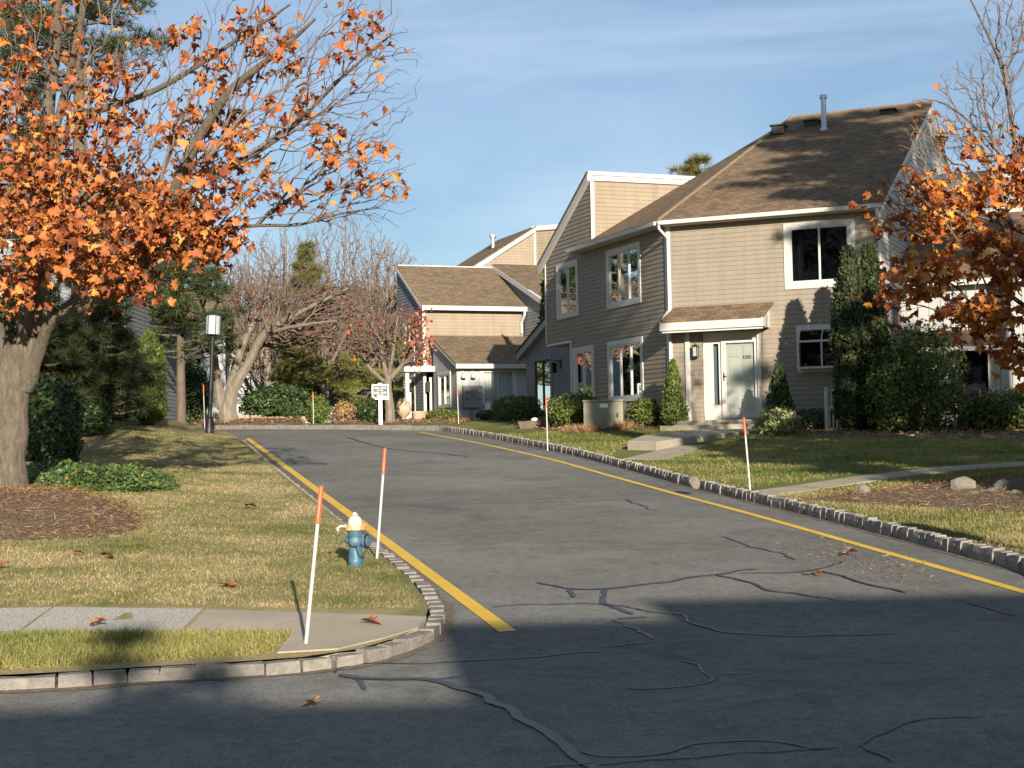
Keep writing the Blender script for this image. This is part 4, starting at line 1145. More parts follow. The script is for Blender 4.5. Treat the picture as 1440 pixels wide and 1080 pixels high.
# ------------------------------------------------------------------ the house across the street behind the viewer, whose shadow lies over the street
def shade_house(nm, label, x0, x1, yb, he, hr, y1):
    o = thing(nm, label, 'house', ((x0 + x1) / 2, yb, 0))
    f = Frame((x0, yb), 90, 0)
    w = x1 - x0; d = yb - y1
    lap_wall('rear_siding', 'siding_tan', o, f, [(0, -.1), (w, -.1), (w, he), (0, he)], [(w * .2, w * .2 + 1.3, 1.0, 2.4), (w * .6, w * .6 + 1.3, 1.0, 2.4), (w * .2, w * .2 + 1.3, 3.9, 5.3), (w * .6, w * .6 + 1.3, 3.9, 5.3)], pitch=.2)
    for a in (.2, .6):
        for zz in (1.0, 3.9): window(o, f, w * a - .05, w * a + 1.35, zz - .05, zz + 1.45, trim=.1)
    for (xx, out, az) in ((x0, 270, 180), (x1, 90, 180)):
        g = Frame((xx, yb), az, out)
        lap_wall('gable_siding', 'siding_tan', o, g, [(0, -.1), (d, -.1), (d, he), (d / 2, hr), (0, he)], pitch=.2)
    g = Frame((x0, y1), 90, 180)
    lap_wall('front_siding', 'siding_tan', o, g, [(0, -.1), (w, -.1), (w, he), (0, he)], pitch=.2)
    roof_plane('roof', 'shingle_cross', o, [(x0 - .3, yb + .4, he), (x1 + .3, yb + .4, he), (x1 + .3, (yb + y1) / 2, hr), (x0 - .3, (yb + y1) / 2, hr)], .1)
    roof_plane('roof', 'shingle_cross', o, [(x0 - .3, y1 - .4, he), (x1 + .3, y1 - .4, he), (x1 + .3, (yb + y1) / 2, hr), (x0 - .3, (yb + y1) / 2, hr)], .1)
    return o
shade_house('townhouse', 'tall tan house across the street behind the viewer', 6.6, 20.0, -6.0, 6.0, 7.92, -14.0)
shade_house('townhouse', 'narrow tan house across the street behind the viewer', 4.55, 6.45, -6.3, 5.9, 7.55, -13.7)
shade_house('townhouse', 'lowest tan house across the street behind the viewer', 0.7, 4.4, -6.5, 5.0, 6.5, -13.5)

# ------------------------------------------------------------------ plant kit
def rand_dirs(n):
    v = rng.normal(size=(n, 3)); return v / np.linalg.norm(v, axis=1)[:, None]
def frames_from(nrm, tip):
    """rotation columns: x across, y along the leaf tip, z leaf normal"""
    z = nrm / (np.linalg.norm(nrm, axis=1)[:, None] + 1e-9)
    y = tip - z * np.sum(tip * z, 1)[:, None]
    y /= np.linalg.norm(y, axis=1)[:, None] + 1e-9
    x = np.cross(y, z)
    return np.stack([x, y, z], 2)
def scatter(TV, TF, pos, rot, scale):
    TV = np.asarray(TV, float); TF = np.asarray(TF, int)
    n = len(pos)
    sc = np.asarray(scale, float)
    sc = sc[:, None, None] if sc.ndim == 1 else sc[:, None, :]
    W = np.einsum('nij,nkj->nki', rot, TV[None] * sc) + pos[:, None, :]
    Fq = TF[None] + (np.arange(n) * len(TV))[:, None, None]
    return W.reshape(-1, 3), Fq.reshape(-1, TF.shape[1])
LEAF_V = [(-.5, .45, .06), (0, 0, 0), (.5, .45, .06), (0, 1, -.05)]; LEAF_F = [(0, 1, 3, 3), (1, 2, 3, 3)]
LEAF_F3 = [(0, 1, 3), (1, 2, 3)]
BLADE_V = [(-.5, 0, 0), (.5, 0, 0), (0, 1, 0)]; BLADE_F = [(0, 1, 2)]
_out = [(0, -.05), (.10, .06), (.34, -.02), (.30, .14), (.52, .20), (.44, .32), (.55, .52), (.36, .46), (.30, .56), (.17, .50), (.20, .74), (.09, .78), (0, 1.0)]
_o2 = _out + [(-x, y) for x, y in _out[-2:0:-1]]
MAPLE_V = [(0, .30, 0)] + [(x, y, 0.10 * abs(x) * 2 - .16 * (y - .3) ** 2 * (1 if y > .3 else .3)) for x, y in _o2]
MAPLE_F = [(0, 1 + i, 1 + (i + 1) % len(_o2)) for i in range(len(_o2))]
TUFT_V = []; TUFT_F = []
for i in range(9):
    a = 2 * math.pi * i / 9 + .2; el = .35 + .5 * (i % 3) / 2
    d = np.array([math.cos(a) * math.cos(el), math.sin(el) + .15, math.sin(a) * math.cos(el)]); d /= np.linalg.norm(d)
    s_ = np.cross(d, [0.2, .3, .9]); s_ /= np.linalg.norm(s_); s_ *= .035
    k_ = len(TUFT_V); TUFT_V += [tuple(-s_), tuple(s_), tuple(d)]; TUFT_F.append((k_, k_ + 1, k_ + 2))
def veg(name, mat, parent, V, Fq, smooth=False, stuff=False):
    o0 = ORG[parent.name] if parent is not None else np.zeros(3)
    o = link(name, mesh_np(np.asarray(V) - o0, Fq, smooth), mat, parent)
    return o
def tubes_np(edges_a, edges_b, ra, rb, k):
    """straight tapering prisms for all twigs at once"""
    A = np.asarray(edges_a); B = np.asarray(edges_b)
    d = B - A; L = np.linalg.norm(d, axis=1)[:, None] + 1e-9; d = d / L
    ref = np.where(np.abs(d[:, 2:3]) > .9, np.array([[1., 0, 0]]), np.array([[0, 0, 1.]]))
    X = np.cross(d, ref); X /= np.linalg.norm(X, axis=1)[:, None]; Y = np.cross(d, X)
    ang = 2 * np.pi * np.arange(k) / k
    C = np.cos(ang)[None, :, None]; S = np.sin(ang)[None, :, None]
    ring = X[:, None] * C + Y[:, None] * S
    VA = A[:, None] + ring * np.asarray(ra)[:, None, None]; VB = B[:, None] + ring * np.asarray(rb)[:, None, None]
    V = np.concatenate([VA, VB], 1)
    j = np.arange(k); jn = (j + 1) % k
    f = np.stack([j, jn, jn + k, j + k], 1)
    Fq = f[None] + (np.arange(len(A)) * 2 * k)[:, None, None]
    return V.reshape(-1, 3), Fq.reshape(-1, 4)
def limb(m, pts, radii, k=10, knob=0.06):
    P = resample(np.c_[np.array(pts, float), np.array(radii, float)], 0.22)
    Q = P[:, :3] + rng.normal(size=(len(P), 3)) * P[:, 3:4] * knob
    m.tube(Q, list(P[:, 3] * (1 + rng.uniform(-.06, .06, len(P)))), k, True)
    return P
def grow(skel, skel_r, targets, bf=0.35, tip=0.004, expo=2.2, wig=0.10, rmax=0.06):
    """join every target to the nearest, shortest-path branch; returns twig edges, radii, tips"""
    S = np.asarray(skel); T = np.asarray(targets)
    nS, nT = len(S), len(T)
    path0 = np.asarray(skel_r) if skel_r is not None else np.zeros(nS)
    D = np.linalg.norm(T[:, None] - S[None], axis=2)
    D = D + bf * path0[None]
    par = np.argmin(D, axis=1); best = D[np.arange(nT), par]; pth = np.zeros(nT)
    pos = np.vstack([S, T]); plen = np.r_[path0, np.zeros(nT)]
    done = np.zeros(nT, bool); order = []; parent = np.full(nS + nT, -1)
    cost = best.copy()
    for _ in range(nT):
        c = np.where(done, 1e9, cost); i = int(np.argmin(c))
        done[i] = True; order.append(i); parent[nS + i] = par[i]
        plen[nS + i] = plen[par[i]] + np.linalg.norm(pos[nS + i] - pos[par[i]])
        d = np.linalg.norm(T - T[i], axis=1) + bf * plen[nS + i]
        b_ = (d < cost) & ~done
        cost[b_] = d[b_]; par[b_] = nS + i
    r = np.zeros(nS + nT); kids = np.zeros(nS + nT, int)
    for i in reversed(order):
        j = nS + i
        r[j] = max(tip, r[j] ** (1 / expo) if r[j] > 0 else tip)
        r[parent[j]] += r[j] ** expo; kids[parent[j]] += 1
    A = []; B = []; RA = []; RB = []
    for i in order:
        j = nS + i; p = parent[j]
        rj = min(r[j], rmax); rp = min(rj * 1.25, rmax) if p >= nS else min(rj * 1.3, rmax)
        a, b2 = pos[p], pos[j]
        L = np.linalg.norm(b2 - a)
        mid = (a + b2) / 2 + rng.normal(size=3) * L * wig + np.array([0, 0, L * .05])
        A += [a, mid]; B += [mid, b2]; RA += [rp, (rp + rj) / 2]; RB += [(rp + rj) / 2, rj * .85]
    tips = np.array([nS + i for i in range(nT) if kids[nS + i] == 0])
    return np.array(A), np.array(B), np.array(RA), np.array(RB), pos, tips, parent
def ellips(n, c, r):
    d = rand_dirs(n) * (rng.uniform(0, 1, (n, 1)) ** (1 / 2.4))
    return np.array(c) + d * np.array(r)
def twig_part(name, mat, parent, A, B, RA, RB):
    big = RA > 0.012
    V1, F1 = tubes_np(A[big], B[big], RA[big], RB[big], 6) if big.any() else (np.zeros((0, 3)), np.zeros((0, 4), int))
    V2, F2 = tubes_np(A[~big], B[~big], RA[~big], RB[~big], 3)
    o = veg(name, mat, parent, np.vstack([V1, V2]), np.vstack([F1, F2 + len(V1)])); o['kind'] = 'stuff'
    return o
def leaf_frames(n, bias=(0.05, -.55, .45), spread=.8, droop=-.7):
    nrm = rng.normal(size=(n, 3)) * spread + np.array(bias)
    tip = rng.normal(size=(n, 3)) * .7 + np.array([0, 0, droop])
    return frames_from(nrm, tip)

# ------------------------------------------------------------------ the orange maple at the left
def maple(label, base, limbs, vols, mats, leaf_size, n_obj, leaf_mat, extra_r=.05, tipr=.0042, leafy_bare=0.04, group=None, trunk_k=14):
    root = thing('maple_tree', label, 'tree', base, group)
    m = MB(); sk = []; skr = []
    for li, (pts, radii) in enumerate(limbs):
        P = limb(m, pts, radii, trunk_k if li == 0 else 9, .05)
        if li > 0:
            sk.append(P[::2, :3]); skr.append(np.linalg.norm(P[0, :3] - np.array(base)) + .22 * np.arange(len(P))[::2])
    tr = m.build('trunk', 'bark_maple', root, smooth=True)
    S = np.vstack(sk)
    T = []; lf = []
    for (c, r, n, p) in vols:
        t = ellips(n, c, r); T.append(t); lf.append(np.full(n, p))
    T = np.vstack(T); lf = np.concatenate(lf)
    A, B, RA, RB, pos, tips, par = grow(S, np.concatenate(skr), T, .55, tipr, 2.3, .035, extra_r)
    twig_part('branches', 'twig_grey', root, A, B, RA, RB)
    nS = len(S)
    # leaves hang in small bunches at the twig ends
    P = []
    for j in range(len(T)):
        if rng.uniform() < lf[j]:
            k = rng.integers(3, 9)
            P.append(T[j] + rng.normal(size=(k, 3)) * np.array([.13, .13, .10]) + np.array([0, 0, -.05]))
        elif rng.uniform() < leafy_bare:
            P.append(T[j][None] + np.array([[0, 0, -.04]]))
    P = np.vstack(P)
    n = len(P)
    R = leaf_frames(n)
    sz = leaf_size * rng.uniform(.62, 1.25, n)
    # those that show largest become leaves of their own
    q = P - EYE
    fw = q @ _F; ix = 720 + F_PX * (q @ _R) / fw; iy = 540 - F_PX * (q @ _U) / fw
    vis = (ix > 0) & (ix < 1440) & (iy > 0) & (iy < 1080)
    score = np.where(vis, sz / fw, 0)
    big = np.argsort(-score)[:n_obj]
    rest = np.setdiff1d(np.arange(n), big)
    tv = np.array(MAPLE_V)
    lms = []; tvs = []
    for k in range(4):
        v2 = tv.copy(); v2[:, 2] += rng.normal(size=len(tv)) * .045 + (.9, -.7, .35, -1.1)[k] * v2[:, 0] ** 2 + (-.35, .3, -.5, .15)[k] * (v2[:, 1] - .3) ** 2; v2[:, 0] *= (.8, 1.0, .92, .68)[k]; tvs.append(v2)
        me = mesh_np(v2, MAPLE_F); me.materials.append(MT[leaf_mat]); lms.append(me)
    for c, i in enumerate(big):
        o = bpy.data.objects.new('leaf', lms[c % 4]); COL.objects.link(o); o.parent = root
        M = Matrix(R[i].tolist()).to_4x4(); M.translation = Vector(P[i] - ORG[root.name])
        o.matrix_local = M @ Matrix.Scale(float(sz[i]), 4)
    Vs = []; Fs = []; nv = 0
    for k in range(4):
        sel = rest[k::4]
        V, Fq = scatter(tvs[k], MAPLE_F, P[sel], R[sel], sz[sel]); Vs.append(V); Fs.append(Fq + nv); nv += len(V)
    V = np.vstack(Vs); Fq = np.vstack(Fs)
    V = V + rng.normal(size=V.shape) * .005
    fo = veg('foliage', leaf_mat, root, V, Fq); fo['kind'] = 'stuff'
    return root
def pv(l, D=None):
    return [tuple(at(x, y, d)) for x, y, d in l]
bs = stand(14, 23.9)
tb = at(16, 735, 23.9); zb = z_left(tb[0], 23.9)
trunk = [(tb[0] - .04, 23.9, zb - .15), (tb[0] - .02, 23.9, zb + .12)] + pv([(14, 660, 23.9), (16, 590, 23.9), (22, 535, 23.9), (27, 505, 23.9), (32, 480, 23.85), (36, 460, 23.8)])
limbs = [
    (trunk, [.35, .27, .25, .255, .265, .215, .135, .06]),
    (pv([(26, 545, 23.9), (40, 500, 23.85), (47, 450, 23.8), (52, 380, 23.7), (58, 280, 23.6), (66, 180, 23.5), (75, 80, 23.4), (84, -40, 23.3), (92, -140, 23.2)]), [.20, .16, .14, .125, .115, .10, .09, .07, .05]),
    (pv([(16, 560, 23.9), (2, 500, 23.8), (-14, 440, 23.6), (-40, 330, 23.4), (-60, 200, 23.2), (-70, 60, 23)]), [.24, .19, .15, .12, .09, .06]),
    (pv([(36, 545, 23.9), (54, 495, 23.7), (72, 455, 23.4), (105, 435, 23.0), (165, 405, 22.6), (205, 360, 22.3), (247, 262, 22.0), (283, 187, 21.8), (328, 123, 21.6), (395, 70, 21.4), (455, 15, 21.2)]), [.14, .10, .085, .08, .085, .08, .075, .07, .058, .035, .02]),
    (pv([(58, 285, 23.6), (78, 225, 23.4), (104, 165, 23.0), (150, 152, 22.6), (235, 118, 22.2), (330, 58, 21.8), (410, 5, 21.5)]), [.07, .06, .055, .05, .04, .028, .014]),
    (pv([(240, 280, 22.0), (300, 250, 21.8), (390, 195, 21.6), (440, 150, 21.5), (482, 108, 21.3), (560, 40, 21.1)]), [.045, .042, .035, .028, .022, .01]),
    (pv([(205, 360, 22.3), (280, 332, 22.0), (350, 318, 21.9), (420, 316, 21.8), (480, 300, 21.7), (552, 290, 21.6)]), [.04, .034, .026, .02, .015, .008]),
    (pv([(62, 235, 23.5), (92, 130, 23.2), (112, 40, 23.0), (124, -50, 22.8)]), [.07, .06, .05, .04]),
    (pv([(36, 480, 23.7), (10, 400, 22.6), (-20, 330, 21.8), (20, 260, 21.3)]), [.06, .05, .04, .02]),
    (pv([(72, 455, 23.4), (120, 400, 24.2), (160, 330, 24.8), (220, 260, 25.2), (260, 160, 25.6)]), [.06, .05, .04, .03, .02]),
]
vols = []
def vol(px, py, d, rx, rz, rd, n, p): vols.append((at(px, py, d), (rx, rd, rz), n, p))
vol(40, 310, 22.4, .85, .65, 1.3, 100, .8); vol(135, 345, 22.2, .95, .5, 1.2, 100, .8); vol(225, 300, 21.8, .85, .55, 1.0, 85, .75)
vol(85, 250, 22.8, 1.0, .6, 1.3, 80, .9); vol(20, 170, 22.5, .7, .8, 1.2, 60, .55); vol(290, 330, 21.8, .55, .40, .9, 42, .9)
vol(340, 270, 21.6, .75, .5, .9, 46, .5); vol(0, 390, 22.6, .55, .45, 1.0, 36, .8); vol(180, 385, 22.3, .6, .32, .8, 26, .8)
vol(255, 235, 22.6, .9, .6, 1.2, 60, .38); vol(160, 190, 22.6, .9, .7, 1.2, 70, .36); vol(30, 40, 22.6, .8, .7, 1.2, 55, .5)
vol(200, 75, 22.4, 1.0, .7, 1.2, 110, .13); vol(330, 170, 21.8, .9, .7, 1.0, 100, .15); vol(350, 50, 21.6, 1.0, .7, 1.0, 120, .14); vol(440, 95, 21.4, .65, .8, .9, 110, .06)
vol(430, 220, 21.6, .95, .75, .9, 190, .05); vol(500, 110, 21.2, .95, 1.1, .9, 300, .025); vol(515, 260, 21.6, .85, .75, .9, 200, .03); vol(300, 130, 22.0, 1.4, 1.2, 1.0, 260, .06); vol(120, 120, 22.8, 1.3, 1.2, 1.0, 160, .1); vol(430, -60, 21.4, 1.2, .6, 1.2, 60, .2)
vol(100, -80, 22.6, 1.6, .8, 1.8, 90, .5); vol(30, -190, 23.4, 2.4, 1.2, 2.2, 190, .85); vol(-150, 0, 24, 1.5, 2.0, 2.0, 130, .85); vol(200, -160, 22.6, 1.8, .9, 1.6, 90, .5); vol(520, 10, 21.2, .6, .5, .8, 50, .06); vol(-120, 250, 22.8, 1.0, 2.2, 1.5, 90, .8); vol(-60, 40, 24.5, 1.5, 1.5, 1.5, 60, .7)
vol(120, 270, 25.2, 1.4, 1.0, 1.0, 70, .75); vol(440, 300, 21.7, .7, .35, .8, 26, .18)
maple('large maple with orange autumn leaves and pale forked trunk at the left edge', (tb[0], 23.9, zb), limbs, vols, None, .155, 300, 'maple_leaf')

# ------------------------------------------------------------------ the maple reaching in from the right
vols = []
rb = np.array([9.7, 26.0, z_right(9.7, 26.0)])
limbs = [
    ([(rb[0], 26, rb[2] - .1), (rb[0], 26, rb[2] + 1.0), (rb[0] - .05, 26, rb[2] + 1.9)], [.24, .2, .19]),
    ([(rb[0] - .05, 26, rb[2] + 1.8)] + pv([(1500, 380, 26.2), (1440, 270, 26.3), (1426, 190, 26.3), (1410, 100, 26.2), (1385, 40, 26.1), (1350, -30, 26)]), [.11, .08, .05, .04, .028, .02, .01]),
    ([(rb[0] - .1, 26, rb[2] + 1.7)] + pv([(1480, 470, 25.7), (1400, 440, 25.3), (1330, 420, 25.0), (1290, 400, 24.8)]), [.08, .05, .035, .02, .01]),
    ([(rb[0] - .1, 26, rb[2] + 1.9)] + pv([(1490, 360, 26.0), (1420, 320, 25.8), (1350, 300, 25.6), (1280, 310, 25.5), (1240, 290, 25.5)]), [.08, .05, .035, .022, .014, .006]),
    ([(rb[0], 26, rb[2] + 1.8), (rb[0] + .2, 26.2, rb[2] + 3.5), (rb[0] + .3, 26.5, rb[2] + 6), (rb[0] + .3, 26.8, rb[2] + 8.5)], [.14, .11, .07, .03]),
    (pv([(1440, 270, 26.3), (1400, 210, 26.2), (1350, 160, 26.1), (1310, 140, 26.0), (1270, 145, 26.0)]), [.03, .022, .016, .01, .005]),
]
vol(1400, 260, 25.6, .65, .45, .9, 46, .9); vol(1330, 310, 25.4, .8, .55, .9, 60, .75); vol(1420, 370, 25.4, .7, .7, .9, 66, .9); vol(1300, 380, 25.0, .6, .45, .8, 44, .75)
vol(1370, 440, 25.2, .7, .4, .8, 50, .75); vol(1425, 500, 25.2, .35, .35, .6, 26, .85); vol(1265, 290, 25.4, .5, .5, .7, 52, .12); vol(1265, 420, 24.9, .4, .35, .5, 16, .6)
vol(1380, 130, 26.0, .8, .8, .9, 330, .0); vol(1420, 30, 26.0, .6, .7, .8, 230, .0); vol(1330, 195, 26.0, .8, .5, .8, 300, .015); vol(1290, 260, 25.8, .8, .45, .8, 240, .05); vol(1400, 210, 26.0, .6, .4, .8, 160, .05)
vol(1520, 250, 26, 1.0, 2.4, 1.5, 120, .8); vol(1500, 450, 25.6, .8, .7, 1.0, 40, .9)
maple('maple with darker orange leaves reaching in over the shrubs at the right edge', tuple(rb), limbs, vols, None, .165, 260, 'maple_leaf_right', leafy_bare=.004, tipr=.0048)

# ------------------------------------------------------------------ bare and half-bare trees
def bare_tree(name, label, base, limbs, vols, bark, twig, tipr=.006, leaf=None, leaf_size=.07, leaf_mat='red_leaf', group=None, wig=.03):
    root = thing(name, label, 'tree', base, group)
    m = MB(); sk = []; skr = []
    for pts, radii in limbs:
        P = limb(m, pts, radii, 8, .05); sk.append(P[1::2, :3]); skr.append(np.linalg.norm(P[0, :3] - np.array(base)) + .22 * np.arange(len(P))[1::2])
    m.build('trunk', bark, root, smooth=True)
    T = np.vstack([ellips(n, c, r) for c, r, n, p in vols])
    A, B, RA, RB, pos, tips, par = grow(np.vstack(sk), np.concatenate(skr), T, .55, tipr, 2.3, wig, .06)
    twig_part('branches', twig, root, A, B, RA, RB)
    P = [ellips(int(n * p), c, r) for c, r, n, p in vols if p > 0]
    if P:
        P = np.vstack(P); n = len(P)
        P = np.repeat(P, 3, 0) + rng.normal(size=(n * 3, 3)) * .1
        R = leaf_frames(len(P))
        V, Fq = scatter(LEAF_V, LEAF_F3, P, R, leaf_size * rng.uniform(.6, 1.3, len(P)))
        fo = veg('foliage', leaf_mat, root, V, Fq); fo['kind'] = 'stuff'
    return root
# crab apple by the lamp post
b0 = at(320, 588, 57.0); b0[2] = z_right(b0[0], 57.0)
D = 57.0
limbs = [([tuple(b0 - np.array([0, 0, .2]))] + pv([(322, 565, D), (332, 540, D), (352, 505, D), (372, 470, D - .3), (410, 445, D - .6), (450, 425, D - .8), (490, 405, D - 1)]), [.42, .30, .20, .17, .14, .10, .07, .03]),
         (pv([(318, 575, D), (326, 535, D + .2), (338, 495, D + .3), (350, 465, D + .3), (365, 440, D + .4), (380, 410, D + .5)]), [.22, .17, .14, .11, .08, .03]),
         (pv([(312, 575, D), (305, 530, D - .2), (300, 490, D - .4), (290, 450, D - .6), (280, 415, D - .8)]), [.2, .15, .12, .08, .03]),
         (pv([(372, 470, D - .3), (400, 462, D - 1), (440, 455, D - 1.6), (480, 450, D - 2)]), [.09, .07, .05, .02]),
         (pv([(352, 500, D), (390, 480, D + 1), (430, 455, D + 1.6), (470, 440, D + 2)]), [.1, .08, .05, .02])]
vols = []
vol(400, 418, D, 2.6, .95, 2.2, 1100, .02); vol(475, 430, D, 1.7, 1.1, 1.6, 800, .025); vol(330, 400, D, 1.5, .9, 1.5, 520, .025); vol(430, 470, D, 1.8, .6, 1.5, 480, .03)
bare_tree('crab_apple_tree', 'spreading bare crab apple with several pale stems beside the lamp post', tuple(b0), limbs, vols, 'bark_grey', 'twig', .0095, True, .10)
# small tree behind the sign
D = 54.6
b0 = at(549, 600, D); b0[2] = z_right(b0[0], D)
limbs = [([tuple(b0 - np.array([0, 0, .2]))] + pv([(548, 570, D), (545, 545, D), (547, 525, D)]), [.20, .16, .14, .12]),
         (pv([(546, 535, D), (565, 515, D), (585, 495, D - .3), (600, 470, D - .5)]), [.10, .08, .05, .02]),
         (pv([(546, 535, D), (538, 505, D), (530, 475, D), (522, 450, D)]), [.10, .07, .05, .02]),
         (pv([(545, 540, D), (522, 520, D + .4), (505, 495, D + .6), (495, 470, D + .8)]), [.08, .06, .04, .02]),
         (pv([(547, 528, D), (552, 500, D - .4), (556, 470, D - .5), (560, 440, D - .6)]), [.08, .06, .04, .02])]
vols = []
vol(540, 470, D, 1.5, 1.0, 1.3, 1100, .02); vol(590, 490, D - .5, .55, .75, .8, 150, .25); vol(505, 475, D, .9, .8, .9, 320, .03); vol(560, 445, D, .9, .5, .8, 220, .05); vol(586, 450, D - .3, .45, .4, .6, 40, .6)
bare_tree('ornamental_tree', 'small half bare tree with red leaves on its right side behind the sign', tuple(b0), limbs, vols, 'bark_grey', 'twig', .0085, True, .13)
# tall bare trees far behind
def tall_bare(px, Y, top_py, w, label, lean=0, n=1800, twig='twig_grey'):
    b0 = stand(px, Y); top = at(px + lean, top_py, Y); h = top[2] - b0[2]
    limbs = [([(b0[0], Y, b0[2] - .2), (b0[0] + .1, Y, b0[2] + h * .35), ((b0[0] + top[0]) / 2, Y, b0[2] + h * .62), (top[0], Y, top[2])], [.22, .16, .10, .02])]
    for k in range(6):
        a = rng.uniform(0, 6.28); z0 = h * rng.uniform(.25, .5); r = w * rng.uniform(.5, .9)
        limbs.append(([(b0[0], Y, b0[2] + z0), (b0[0] + r * .4 * math.cos(a), Y + r * .4 * math.sin(a), b0[2] + z0 + h * .2), (b0[0] + r * math.cos(a), Y + r * math.sin(a), b0[2] + min(z0 + h * .5, h * .95))], [.10, .07, .02]))
    vols = [((b0[0] + (top[0] - b0[0]) * .7, Y, b0[2] + h * .66), (w, w, h * .36), n, 0)]
    bare_tree('bare_tree', label, tuple(b0), limbs, vols, 'bark_grey', twig, .0115, group='bare trees behind the far houses')
tall_bare(400, 84, 318, 3.0, 'tall bare tree left of the narrow conifer on the skyline')
tall_bare(486, 90, 300, 3.4, 'tallest bare tree on the skyline right of the narrow conifer', n=2200)
tall_bare(545, 82, 335, 2.4, 'bare tree beside the left gable of the cream townhouse')
tall_bare(350, 92, 345, 3.2, 'bare tree on the skyline above the lamp post')
tall_bare(520, 70, 385, 2.3, 'bushy bare tree between the conifer and the cream townhouse', n=1500, twig='twig')
tall_bare(455, 67, 410, 2.2, 'low bushy bare tree behind the crab apple crown', n=1500, twig='twig')
tall_bare(375, 70, 395, 2.4, 'bushy bare tree behind the lamp post and crab apple', n=1400, twig='twig')
tall_bare(590, 98, 390, 2.2, 'low bare tree peeping past the gable of the cream townhouse', n=500)

# ------------------------------------------------------------------ conifers, shrubs, hedges
def pine(name, label, base, h, rad_, whorls, mat, needle=.22, bare=.25, dens=1.0, top_w=.15, group=None, flat=.9, up=.25):
    root = thing(name, label, 'tree', tuple(base), group)
    base = np.array(base, float)
    m = MB(); m.tube([base + np.array([0, 0, z * h]) for z in (-.02, .3, .6, .85, 1.0)], [h * .017 + .05, h * .014 + .03, h * .009 + .02, .05, .02], 9); m.build('trunk', 'bark_dark', root, smooth=True)
    A = []; B = []; RA = []; RB = []; P = []; Dn = []
    for w in range(whorls):
        t = bare + (1 - bare) * (w + .5) / whorls; z = base[2] + h * t
        r = rad_ * (top_w + (1 - top_w) * (1 - ((t - bare) / (1 - bare)) ** 1.3)) * rng.uniform(.75, 1.1)
        for k in range(rng.integers(4, 7)):
            a = rng.uniform(0, 6.28); L = r * rng.uniform(.7, 1.1)
            d = np.array([math.cos(a), math.sin(a), up * rng.uniform(.2, 1.2)])
            s0 = np.array([base[0], base[1], z]); e = s0 + d * L
            mid = (s0 + e) / 2 + np.array([0, 0, -.06 * L])
            A += [s0, mid]; B += [mid, e]; RA += [.05, .03]; RB += [.03, .01]
            nt_ = int(max(5, L * 16 * dens))
            for q in range(nt_):
                f = rng.uniform(.25, 1.0) ** .7
                side = rng.normal(size=3) * np.array([1, 1, .35]) * L * .20 * (1.25 - f)
                c = s0 + (e - s0) * f + side + np.array([0, 0, .05])
                P.append(c); dd = d * .6 + rng.normal(size=3) * .5 + np.array([0, 0, .35]); Dn.append(dd)
    V, Fq = tubes_np(np.array(A), np.array(B), np.array(RA), np.array(RB), 5); br_ = veg('branches', 'bark_dark', root, V, Fq); br_['kind'] = 'stuff'
    P = np.array(P); Dn = np.array(Dn)
    R = frames_from(np.cross(Dn, rng.normal(size=Dn.shape)), Dn)
    V, Fq = scatter(TUFT_V, TUFT_F, P, R, needle * rng.uniform(.7, 1.3, len(P)))
    fo = veg('foliage', mat, root, V, Fq); fo['kind'] = 'stuff'
    return root
def columnar(name, label, base, h, r, n, mat, leaf=.12, prof=None, group=None, cat='shrub', stem=True, wide=.35):
    """clipped or natural upright evergreen: sprays of foliage through a column with a lumpy outline"""
    root = thing(name, label, cat, tuple(base), group)
    base = np.array(base, float)
    if stem:
        m = MB(); m.tube([base + np.array([0, 0, -.1]), base + np.array([0, 0, h * .5]), base + np.array([0, 0, h * .85])], [.07, .05, .01], 7); m.build('stem', 'bark_dark', root)
    z = rng.uniform(0.0, 1, n); a = rng.uniform(0, 6.283, n)
    pr = prof or (lambda t: np.clip(np.minimum((t + .04) * 7, 1) * (1 - np.maximum(t - .55, 0) ** 2 * 4.2), .03, 1))
    R_ = r * pr(z) * (1 + .10 * np.sin(a * 3 + z * 9) + .07 * np.sin(a * 7 - z * 17 + 1.3) + .05 * np.sin(a * 13 + z * 31))
    k = np.where(rng.uniform(0, 1, n) < .8, rng.uniform(.82, 1.03, n), rng.uniform(.2, .85, n))
    P = np.stack([base[0] + np.cos(a) * R_ * k, base[1] + np.sin(a) * R_ * k, base[2] + z * h], 1)
    outw = np.stack([np.cos(a), np.sin(a), np.full(n, .2)], 1)
    tip = outw * .45 + np.array([0, 0, .8]) + rng.normal(size=(n, 3)) * .35
    Rm = frames_from(outw + rng.normal(size=(n, 3)) * .6, tip)
    sc = leaf * rng.uniform(.6, 1.35, n)
    V, Fq = scatter(LEAF_V, LEAF_F3, P, Rm, np.stack([sc * wide * 1.6, sc, sc], 1))
    fo = veg('foliage', mat, root, V, Fq); fo['kind'] = 'stuff'
    return root
